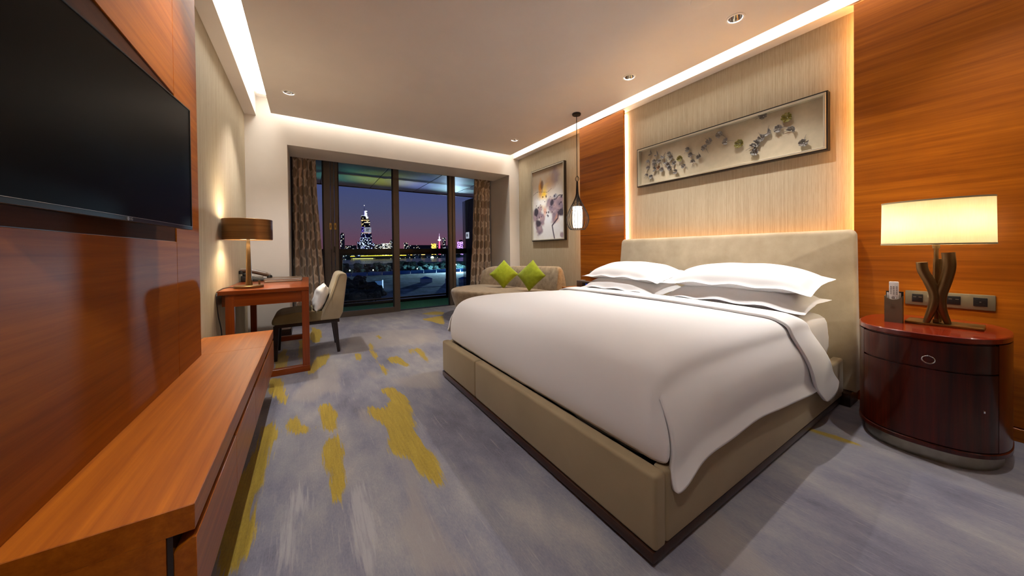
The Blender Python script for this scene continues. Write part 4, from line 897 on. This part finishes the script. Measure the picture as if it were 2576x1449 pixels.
# flower painting
def painting():
    y0,y1,z0,z1 = 3.635,4.435,1.168,2.275; n, m_ = 110, 152
    V = []; C = []
    R_ = random.Random(4)
    spots = [(R_.uniform(.08,.98), R_.uniform(.30,.62), R_.uniform(.008,.022)) for _ in range(42)]
    def nz(u,v,s,o=0): return noise.noise((u*s+o, v*s*1.4, o*.7))
    def mixc(c, d, f): f = max(0,min(1,f)); return [a+(b-a)*f for a,b in zip(c,d)]
    def blob(u,v,cu,cv,ru,rv,edge=.35,o=0,rot=0,jag=.35):
        du, dv = u-cu, (v-cv); cu_, su_ = math.cos(rot), math.sin(rot); du, dv = du*cu_+dv*su_, -du*su_+dv*cu_
        d = math.hypot(du/ru, dv/rv) + jag*nz(u,v,7,o) + .15*nz(u,v,23,o)
        return max(0,min(1,(1-d)/edge))
    def seg(u,v,pts,w):
        best = 9
        for (a,b),(c_,d_) in zip(pts[:-1],pts[1:]):
            L2 = (c_-a)**2+((d_-b)*1.38)**2; t_ = max(0,min(1,((u-a)*(c_-a)+(v-b)*(d_-b)*1.38**2)/L2)); best = min(best, math.hypot(u-a-t_*(c_-a), (v-b-t_*(d_-b))*1.38))
        return max(0,min(1,(w-best)/(w*.5)))
    for j in range(m_+1):
        for i in range(n+1):
            u, v = i/n, j/m_     # u: left to right as seen, v: bottom to top
            c = mixc([.60,.57,.54],[.50,.40,.29],sstep(.35,.95,v)+.25*nz(u,v,3,2))
            c = mixc(c,[.66,.66,.67], blob(u,v,.55,.18,.6,.28,.6,1))
            c = mixc(c,[.27,.20,.21], .85*blob(u,v,.72,.85,.20,.20,.8,5,.2)); c = mixc(c,[.47,.27,.13], .7*blob(u,v,.55,.78,.22,.16,.9,6))
            c = mixc(c,[.80,.50,.03], .95*blob(u,v,.36,.62,.20,.16,.8,7,.4)); c = mixc(c,[.62,.24,.02], .9*blob(u,v,.26,.74,.09,.16,.6,8)); c = mixc(c,[.12,.05,.02], .8*blob(u,v,.31,.76,.05,.11,.5,9,0,.8))
            c = mixc(c,[.74,.73,.72], .9*blob(u,v,.30,.54,.26,.09,.7,10))
            for cu,cv,ru,rv,ro,o_ in ((.14,.36,.22,.13,.3,11),(.20,.18,.14,.13,-.2,12),(.62,.47,.18,.13,-.3,13),(.86,.45,.20,.17,.2,14),(.70,.33,.16,.11,.3,15),(.30,.30,.12,.12,.6,22)):
                f = blob(u,v,cu,cv,ru,rv,.35,o_,ro,.45); c = mixc(c, mixc([.17,.12,.17],[.36,.24,.25],.5+1.2*nz(u,v,9,o_)), .92*f)
            c = mixc(c,[.60,.30,.20], .8*blob(u,v,.42,.40,.07,.09,.7,16)); c = mixc(c,[.55,.26,.16], .7*blob(u,v,.78,.28,.10,.09,.8,17)); c = mixc(c,[.64,.66,.70], .85*blob(u,v,.52,.30,.12,.11,.6,18,0,.2)); c = mixc(c,[.25,.27,.33], .9*blob(u,v,.72,.585,.09,.035,.4,19))
            for cu,cv,ru in ((.10,.40,.09),(.62,.50,.07),(.88,.36,.09),(.20,.245,.10)): c = mixc(c,[.03,.025,.04], .95*blob(u,v,cu,cv,ru,ru*.7,.4,20+cu*9,0,.6))
            for su,sv,sr in spots:
                d = math.hypot(u-su,(v-sv)*1.38)
                if d < sr: c = mixc(c,[.03,.02,.04],.9)
            c = mixc(c,[.05,.035,.06], seg(u,v,[(.82,.36),(.80,.28),(.63,.19),(.66,.10),(.70,.0)],.020)); c = mixc(c,[.04,.035,.05], seg(u,v,[(.68,.545),(.74,.54),(.84,.585),(.94,.575)],.012)); c = mixc(c,[.05,.04,.05], seg(u,v,[(.0,.66),(.15,.70),(.30,.685),(.5,.66),(.62,.70)],.004))
            c = mixc(c,[.22,.13,.16], .8*blob(u,v,.90,.06,.07,.05,.4,30,0,.6))
            V.append((3.0885, y1+(y0-y1)*u, z0+(z1-z0)*v)); C.append((*c,1))
    Fc = [(j*(n+1)+i,j*(n+1)+i+1,(j+1)*(n+1)+i+1,(j+1)*(n+1)+i) for j in range(m_) for i in range(n)]
    me = bpy.data.meshes.new('canvas'); me.from_pydata(V,[],Fc); a = me.color_attributes.new('paint','FLOAT_COLOR','POINT'); a.data.foreach_set('color', np.array(C,dtype=np.float32).ravel())
    g = NG('flower_print'); x = g.n('Attribute'); x.attribute_name = 'paint'; g.bsdf(Base_Color=x.outputs['Color'], Roughness=.6, Specular_IOR_Level=.3); me.materials.append(g.m)
    return me
a2 = thing('flower_painting', 'framed abstract purple and yellow flower painting above the settee', 'picture', (3.09,4.03,1.7))
frame(a2, 3.620, 4.450, 1.152, 2.292, 3.065, 3.113, .024)
cv = link(bpy.data.objects.new('canvas', painting())); cv.parent = a2; cv.location = -Vector(a2.location)
ob('back_panel', B(3.0895,3.10,3.63,4.44,1.16,2.28), M['paperw'], a2, 0)
# ================================================================== the city outside (built at its distance)
GZ = -26.0
def litwin(name, wall, cols, sx_, sz_, thr, st, seed=0):
    """dark facade whose cells are lit windows"""
    g = NG(name); t = g.n('TexCoord'); m = g.n('Mapping'); g.t.links.new(t.outputs['Object'], m.inputs[0]); m.inputs['Scale'].default_value = (1/sx_,1/sx_,1/sz_); m.inputs['Location'].default_value = (seed,seed*.7,seed*.3)
    fl_ = g.n('VectorMath', operation='FLOOR'); g.t.links.new(m.outputs[0], fl_.inputs[0]); wn = g.n('TexWhiteNoise', noise_dimensions='3D'); g.t.links.new(fl_.outputs[0], wn.inputs[0])
    on_ = g.math('GREATER_THAN', wn.outputs[0], thr); cc = g.ramp(g.math('FRACT', g.math('MULTIPLY', wn.outputs[0], 37.0)), [(i/max(1,len(cols)-1), c) for i, c in enumerate(cols)])
    g.bsdf(Base_Color=wall, Roughness=.6, Emission_Color=cc, Emission_Strength=g.math('MULTIPLY', on_, st)); return g.m
g = NG('dark_park_ground'); a_ = g.noise(g.coord((1,.5,1)), .10, 8, .75); b_ = g.noise(g.coord((1,.4,1)), .03, 3)
g.bsdf(Base_Color=g.ramp(g.math('ADD', g.math('MULTIPLY', a_, .6), g.math('MULTIPLY', b_, .4)), [(.40,(.05,.07,.06)),(.5,(.20,.23,.21)),(.60,(.50,.50,.47))]), Roughness=.95); M['ground'] = g.m
structure(tag(ob('park_ground', B(-2500,4500,20,3600,GZ-2,GZ), M['ground'], smooth=0), 'dim park ground beyond the balcony'))
g = NG('lake_water'); g.bsdf(Base_Color=(.06,.065,.085), Roughness=.22, Specular_IOR_Level=.6, Normal=g.bump(g.noise(g.coord((.35,.06,1)), 1, 3), .25, .5)); M['water'] = g.m
pts = [(-300,900),(-100,870),(60,850),(150,850),(230,880),(330,860),(520,830),(800,850),(1100,1250),(700,1380),(300,1400),(-100,1420),(-400,1350)]
tag(ob('lake', prism(NB(), pts, 'z', GZ-.5, GZ+.3), M['water'], smooth=0), 'wide dark lake reflecting golden lights', 'lake')
# blue hoarding along the site, road, sheds
bf = thing('site_hoarding', 'long blue hoarding fence across the park', 'fence', (150,425,GZ))
for i in range(26): ob('fence_panel', B(-40+i*16.2,-40+i*16.2+15.6,424-i*.6,424.4-i*.6,GZ,GZ+4.2), plain('blue_hoarding', (.03,.17,.55), .6) if 'blue_hoarding' not in bpy.data.materials else bpy.data.materials['blue_hoarding'], bf, 0)
structure(tag(ob('site_road', prism(NB(), [(70,262),(120,262),(200,235),(190,224),(110,250),(70,252)], 'z', GZ, GZ+.15), plain('pale_road', (.30,.29,.32), .9), smooth=0), 'pale winding road through the park below'))
def shed(x, y, w, d, h, label):
    t = thing('site_shed', label, 'shed', (x,y,GZ)); ob('wall', B(x-w/2,x+w/2,y-d/2,y+d/2,GZ,GZ+h), plain('shed_wall', (.55,.58,.66), .7) if 'shed_wall' not in bpy.data.materials else bpy.data.materials['shed_wall'], t, 0)
    ob('roof', prism(NB(), [(x-w/2-.4,GZ+h),(x+w/2+.4,GZ+h),(x,GZ+h+h*.5)], 'y', y-d/2-.4, y+d/2+.4), bpy.data.materials['blue_hoarding'], t, 0)
shed(87,292,9,6,3.4,'small blue-roofed shed, leftmost of the three in the park'); shed(103,274,8,6,3.2,'small blue-roofed shed, middle of the three in the park'); shed(114,270,9,6,3.2,'small blue-roofed shed, rightmost of the three in the park')
t = thing('site_billboard', 'lit blue-white notice board among dark trees in the park', 'billboard', (42,266,GZ))
ob('panel', B(39.6,46,266,266.5,GZ+1.5,GZ+5.6), emit('board_glow', (.10,.22,.60), .35), t, 0); ob('post', B(46.2,47.0,266,266.6,GZ,GZ+6.2), emit('board_post', (.5,.65,1.0), 1.2), t, 0); ob('post', B(39.4,39.9,266,266.6,GZ,GZ+5.6), M['blackm'], t, 0)
# trees
def tree_mesh(seed, n=60):
    r = random.Random(seed); bm = NB()
    for k in range(16):
        a, rad = r.uniform(0,6.28), r.uniform(0,.72); z = r.uniform(.14,1.0); s_ = r.uniform(.26,.42)*(1.15-.35*z)
        t_ = bmesh.new(); bmesh.ops.create_icosphere(t_, subdivisions=2, radius=s_, matrix=Matrix.Translation((rad*math.cos(a)*(1.15-z*.55), rad*math.sin(a)*(1.15-z*.55), z*1.15)))
        for v in t_.verts: v.co += v.co.normalized()*.09*noise.noise(v.co*5+Vector((seed,k,0)))
        _merge(bm, t_)
    me = bpy.data.meshes.new('crown'); bm.to_mesh(me); bm.free(); return me
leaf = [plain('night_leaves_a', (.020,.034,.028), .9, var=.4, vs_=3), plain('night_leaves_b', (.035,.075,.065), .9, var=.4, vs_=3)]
bark = plain('night_bark', (.02,.016,.013), .9)
crowns = [[], []]
for mi in (0,1):
    for s_ in range(3):
        me = tree_mesh(s_+mi*5); me.materials.append(leaf[mi]); crowns[mi].append(me)
trunk = bpy.data.meshes.new('trunk'); b_ = NB(); lathe(b_, [(.07,0),(.045,.6)], seg=7); b_.to_mesh(trunk); b_.free(); trunk.materials.append(bark)
TP = [(43,266,6)]
def tree(x, y, h, mi, label, group, wd=1.0):
    r_ = h*.62*wd*.72
    for _ in range(40):
        if all(math.hypot(x-a,y-b) > r_+c_ for a,b,c_ in TP): break
        x += random.uniform(-.5,.5)*r_; y += random.uniform(-.5,1.2)*r_
    else: return
    TP.append((x,y,r_))
    t = thing('park_tree', label, 'tree', (x,y,GZ), group); t.scale = (h*.62*wd,h*.62*wd,h*.72); t.rotation_euler = (0,0,random.uniform(0,6.28))
    c_ = link(bpy.data.objects.new('crown', random.choice(crowns[mi]))); c_.parent = t; k = link(bpy.data.objects.new('trunk', trunk)); k.parent = t
for i in range(72):
    u = (i%36)/35; x = lerp(8, 330, u)+random.uniform(-4,4); y = random.uniform(450,520) if i < 36 else random.uniform(530,620)
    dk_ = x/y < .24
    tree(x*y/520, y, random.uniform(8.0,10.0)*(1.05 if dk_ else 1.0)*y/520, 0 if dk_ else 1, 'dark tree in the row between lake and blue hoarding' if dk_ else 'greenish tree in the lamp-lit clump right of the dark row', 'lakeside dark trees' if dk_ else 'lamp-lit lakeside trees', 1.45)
for i in range(34):
    x = random.uniform(14,38); y = random.uniform(185,250); tree(x*y/230, y, random.uniform(5.5,9.0), 0, 'low dark tree in the near thicket left of the notice board', 'near dark thicket', 1.4)
for i in range(30):
    x = lerp(-60,760,i/29)+random.uniform(-9,9); tree(x, random.uniform(1455,1520), random.uniform(13,19), 1, 'distant tree on the far bank of the lake', 'far bank trees', 1.5)
# far-bank lights
def bank_light(nm, label, x0, x1, y, z0, z1, col, st, cat='light'):
    t = thing(nm, label, cat, ((x0+x1)/2,y,GZ)); ob('light_band', B(x0,x1,y,y+1.5,z0,z1), emit(nm+'_glow', col, st), t, 0); ob('light_base', B(x0,x1,y+1.5,y+6,GZ,z0+.5), M['black'], t, 0)
Yb = 1435
bank_light('lit_causeway', 'long bright yellow light line across the far lake shore', 172,345,Yb,GZ+12.2,GZ+15.0,(1,.66,.04),1.7)
bank_light('lit_causeway', 'short yellow light segment left of the long yellow line', 136,152,Yb,GZ+11.6,GZ+14.0,(1,.66,.04),1.5); bank_light('lit_causeway', 'tiny leftmost yellow light on the far lake shore', 97,106,Yb,GZ+13,GZ+15.6,(1,.66,.04),1.5)
bank_light('lit_quay', 'pale yellow lamp-lit quay at the lake edge', 142,215,Yb-20,GZ+2.4,GZ+4.6,(1,.78,.25),1.7)
LP_ = []
for i in range(40):
    x = random.choice([random.uniform(85,140),random.uniform(220,360),random.uniform(370,560)]); z = GZ+random.uniform(1.5,4) if i % 4 else GZ+random.uniform(14,18); s_ = random.uniform(.8,1.5)
    if any(abs(x-a) < 3.2 for a in LP_): continue
    LP_.append(x)
    tag(ob('shore_lamp', lathe(NB(), [(.05,-s_),(s_,0),(.05,s_)], (x,Yb-15,z), 8), emit('shore_lamp_%d' % (i%3), [(1,.55,.12),(1,.8,.45),(.9,.95,1)][i%3], 1.6) if 'shore_lamp_%d' % (i%3) not in bpy.data.materials else bpy.data.materials['shore_lamp_%d' % (i%3)]), 'tiny glowing lamp on the far lake shore', 'lamp', 'shore lamps')
tag(ob('lit_pavilion', lathe(NB(), [(6.5,0),(6.5,2.2),(5.5,5),(2.5,6.8),(.2,7.2)], (432,1360,GZ+1.5), 16), emit('pavilion_glow', (1,.93,.75), 2.2)), 'bright white domed pavilion on the far lake shore', 'pavilion')
bank_light('lit_restaurant', 'orange lit waterfront building left of the white pavilion', 362,370,Yb,GZ+13,GZ+16,(1,.5,.1),1.4,'building'); bank_light('lit_restaurant', 'orange lit winged roof above the white pavilion', 408,424,Yb,GZ+14,GZ+17,(1,.62,.2),1.4,'building')
for x, y, lab in ((40,436,'left'),(63,424,'middle'),(112,418,'right')):
    t = thing('street_lamp', 'small white street lamp at the blue hoarding, %s one' % lab, 'street lamp', (x,y-6,GZ)); ob('post', lathe(NB(), [(.12,0),(.08,6)], (x,y-6,GZ), 6), M['blackm'], t); ob('lamp_head', lathe(NB(), [(.05,5.5),(.55,6),(.55,6.9),(.05,7.4)], (x,y-6,GZ), 8), emit('street_glow', (1,.93,.78), 3), t)
tl_ = thing('flood_mast', 'bright bluish floodlight mast behind the right railing glass', 'floodlight', (176,430,GZ)); ob('mast', lathe(NB(), [(.3,0),(.2,8)], (168.5,430,GZ), 8), M['blackm'], tl_); ob('lamp_head', lathe(NB(), [(.1,-1.8),(1.8,0),(.1,1.8)], (168.5,430,GZ+9), 10), emit('mast_glow', (.75,.88,1), 14), tl_)
l = bpy.data.lights.new('mast_lamp','POINT'); l.energy = 450000; l.color = (.55,.75,1); l.shadow_soft_size = 1.8; lo = link(bpy.data.objects.new('mast_lamp', l)); lo.parent = tl_; lo.location = (-7.5,-4,11)
# skyline
DY = 2500.0
def bld(nm, label, x0, x1, z1, y=DY, wall=(.012,.014,.028), cols=((.7,.85,1),(1,.8,.5)), thr=.88, st=.75, seed=1, top=None, cat='building', sx_=5, sz_=5):
    t = thing(nm, label, cat, ((x0+x1)/2,y,GZ)); d = (x1-x0)*.8
    ob('facade', B(x0,x1,y,y+d,GZ,z1), litwin(nm+str(seed), wall, cols, sx_, sz_, thr, st, seed), t, 0)
    if top: ob('roof_block', B(*[lerp(x0,x1,q) for q in top[:2]],y+d*.2,y+d*.7,z1,z1+top[2]), M['black'], t, 0)
    return t
S_ = DY/1000
bld('apartment_tower','slim dark apartment tower left of the great lit skyscraper',72*S_,82*S_,17.8*S_+82,seed=2,wall=(.045,.05,.075),top=(.2,.8,8)); bld('apartment_tower','dim apartment tower close to the door stile, leftmost of the skyline',20*S_,28*S_,17.8*S_+62,seed=3,wall=(.05,.045,.07),top=(.3,.7,10),thr=.8)
bld('office_block','white-lit low office block right of the great skyscraper',176*S_,196*S_,17.8*S_+20,seed=4,thr=.55,st=1.4); bld('office_block','dark office block with roof lights beside the centre stile',197*S_,212*S_,17.8*S_+38,seed=5,thr=.75,top=(.1,.5,8))
bld('office_block','short building just right of the centre stile',236*S_,246*S_,17.8*S_+26,seed=6,thr=.8); bld('golden_palace','small golden lit building in the skyline',318*S_,330*S_,17.8*S_+20,seed=7,cols=((1,.55,.05),(1,.7,.15)),thr=.25,st=1.5)
bld('office_tower','dark tower right of the pink television tower',352*S_,361*S_,17.8*S_+66,seed=8,wall=(.03,.022,.05),thr=.88); bld('office_tower','narrow dark tower near the right stile',369*S_,373*S_,17.8*S_+50,seed=9,wall=(.03,.022,.05),thr=.9)
bld('neon_building','purple neon building at the right end of the skyline',404*S_,420*S_,17.8*S_+36,seed=10,cols=((.45,.15,1),(.8,.5,1)),thr=.45,st=1.6,top=(.3,.9,14)); bld('low_building','row of dark low buildings left of the great skyscraper',84*S_,110*S_,17.8*S_+6,seed=11,thr=.9); bld('low_building','row of dark low buildings between skyscraper and office block',157*S_,175*S_,17.8*S_+14,seed=12,thr=.82)
bld('low_building','row of dark low buildings left of the golden building',250*S_,316*S_,17.8*S_+8,seed=13,thr=.93); bld('low_building','row of dark low buildings under the pink tower',331*S_,403*S_,17.8*S_+9,y=DY+130,seed=14,thr=.92)
# the great skyscraper
sk = thing('skyscraper', 'tall lit skyscraper with stepped top, spire and white screen', 'skyscraper', (330,DY,GZ))
cool = ((.45,.55,1),(.75,.9,1),(.3,.25,.9)); warm = ((1,.6,.2),(1,.8,.45))
zt = lambda s: 1+ s*DY/1000
def seg_(nm, x0,x1,z0,z1,m,dy=0): return ob(nm, B(x0*S_,x1*S_,DY+dy,DY+40,z0,z1), m, sk, 0)
bh = zt(20)
seg_('podium',113,120,GZ,zt(30),litwin('sk_a',(.015,.018,.04),cool,5,5,.88,1.2,21),6); seg_('podium',148,156,GZ,zt(26),litwin('sk_b',(.015,.018,.04),cool,5,5,.85,1.2,22),6)
seg_('lower_block',120.5,149,GZ,zt(41),litwin('sk_c',(.014,.020,.08),cool,4.5,4.5,.78,1.1,23)); seg_('lower_block',122.5,148.0,zt(41),zt(54),litwin('sk_d',(.015,.02,.13),cool,4.5,4.5,.88,1.0,24))
seg_('screen_block',124,147,zt(54),zt(70),litwin('sk_e',(.03,.02,.16),((.2,.12,.9),(.3,.2,1)),6,6,.70,.6,25)); seg_('upper_block',124,144.5,zt(70),zt(88),litwin('sk_f',(.006,.006,.012),warm,5,5,.90,1.3,26)); seg_('upper_block',124,135,zt(88),zt(101),litwin('sk_g',(.006,.006,.012),warm,5,5,.95,1.3,27)); seg_('upper_block',135,142.5,zt(88),zt(93),litwin('sk_h',(.006,.006,.012),warm,6.5,6,.8,1.5,28))
seg_('crown_light',124.5,131,zt(101),zt(102.2),emit('crown_cool',(.75,.85,1),1.0)); seg_('crown_light',132.5,137.5,zt(98),zt(115),litwin('sk_i',(.3,.3,.3),((1,1,1),(.9,.95,1)),5,5,.12,1.8,29),-2); seg_('crown_light',136,140,zt(93),zt(99),litwin('sk_j',(.2,.2,.2),((1,1,1),(1,.9,.7)),5,5,.4,1.6,30),-2)
seg_('crown_light',124,134,zt(88.4),zt(89.8),emit('band_warm',(1,.62,.22),1.3),-2); seg_('crown_light',130,144.4,zt(82),zt(83.6),emit('band_pale',(1,.80,.60),1.3),-2); seg_('crown_light',124,146.5,zt(53.4),zt(54.6),emit('band_rose',(1,.62,.42),.9),-2)
ob('spire', lathe(NB(), [(2.2,zt(101)),(1.6,zt(118)),(.7,zt(131))], (131.2*S_,DY+10,0), 8), litwin('sk_k',(.02,.02,.1),((.2,.2,1),(.3,.3,1)),4,10,.5,.8,31), sk); ob('spire_lamp', lathe(NB(), [(.1,-4),(2.0,0),(.1,4)], (131.2*S_,DY+8,zt(130)), 8), emit('spire_white',(1,.95,.9),2.2), sk)
scr = seg_('screen',129.5,147.2,zt(55),zt(69.5),emit('screen_grey',(.45,.47,.60),.55),-3)
for p, q in (((136.6,66.5),(135.0,58.5)),((140.0,66.5),(138.4,57.0)),((134.8,61.5),(140,63)),((138.5,65.3),(144.8,65.0)),((135,66),(137.2,66.8))):
    ob('letter_stroke', tube(NB(), [(p[0]*S_,DY-5,zt(p[1])),(q[0]*S_,DY-5,zt(q[1]))], 1.7, 6), M['black'], scr)
# the pink television tower
tt_ = thing('television_tower', 'slim pink and white lit television tower in the skyline', 'tower', (340*S_,DY,GZ)); cx_ = 340.5*S_
ob('shaft', lathe(NB(), [(9,GZ),(5,zt(24)),(3.2,zt(34))], (cx_,DY,0), 10), emit('tower_red',(1,.10,.25),1.4), tt_); ob('pod', lathe(NB(), [(3,zt(33)),(13,zt(36)),(12,zt(37.5)),(4,zt(39)),(2.4,zt(45))], (cx_,DY,0), 12), emit('tower_white',(.95,.85,1),1.7), tt_); ob('upper_pod', lathe(NB(), [(2,zt(44)),(5,zt(45.5)),(2,zt(47))], (cx_,DY,0), 10), bpy.data.materials['tower_white'], tt_); ob('mast', lathe(NB(), [(2,zt(46)),(.8,zt(57))], (cx_,DY,0), 8), emit('tower_lilac',(.85,.6,1),.8), tt_)
t = thing('arch_bridge_light', 'orange lit arch at the left end of the skyline', 'arch', (66.5*S_,DY,GZ))
ob('arch', tube(NB(), bez([(65*S_,DY,zt(27)),(67*S_,DY,zt(25)),(68.6*S_,DY,zt(18)),(68.8*S_,DY,zt(10)),(68.8*S_,DY,GZ)],5), 2.2, 6), emit('arch_orange',(1,.55,.12),1.6), t)
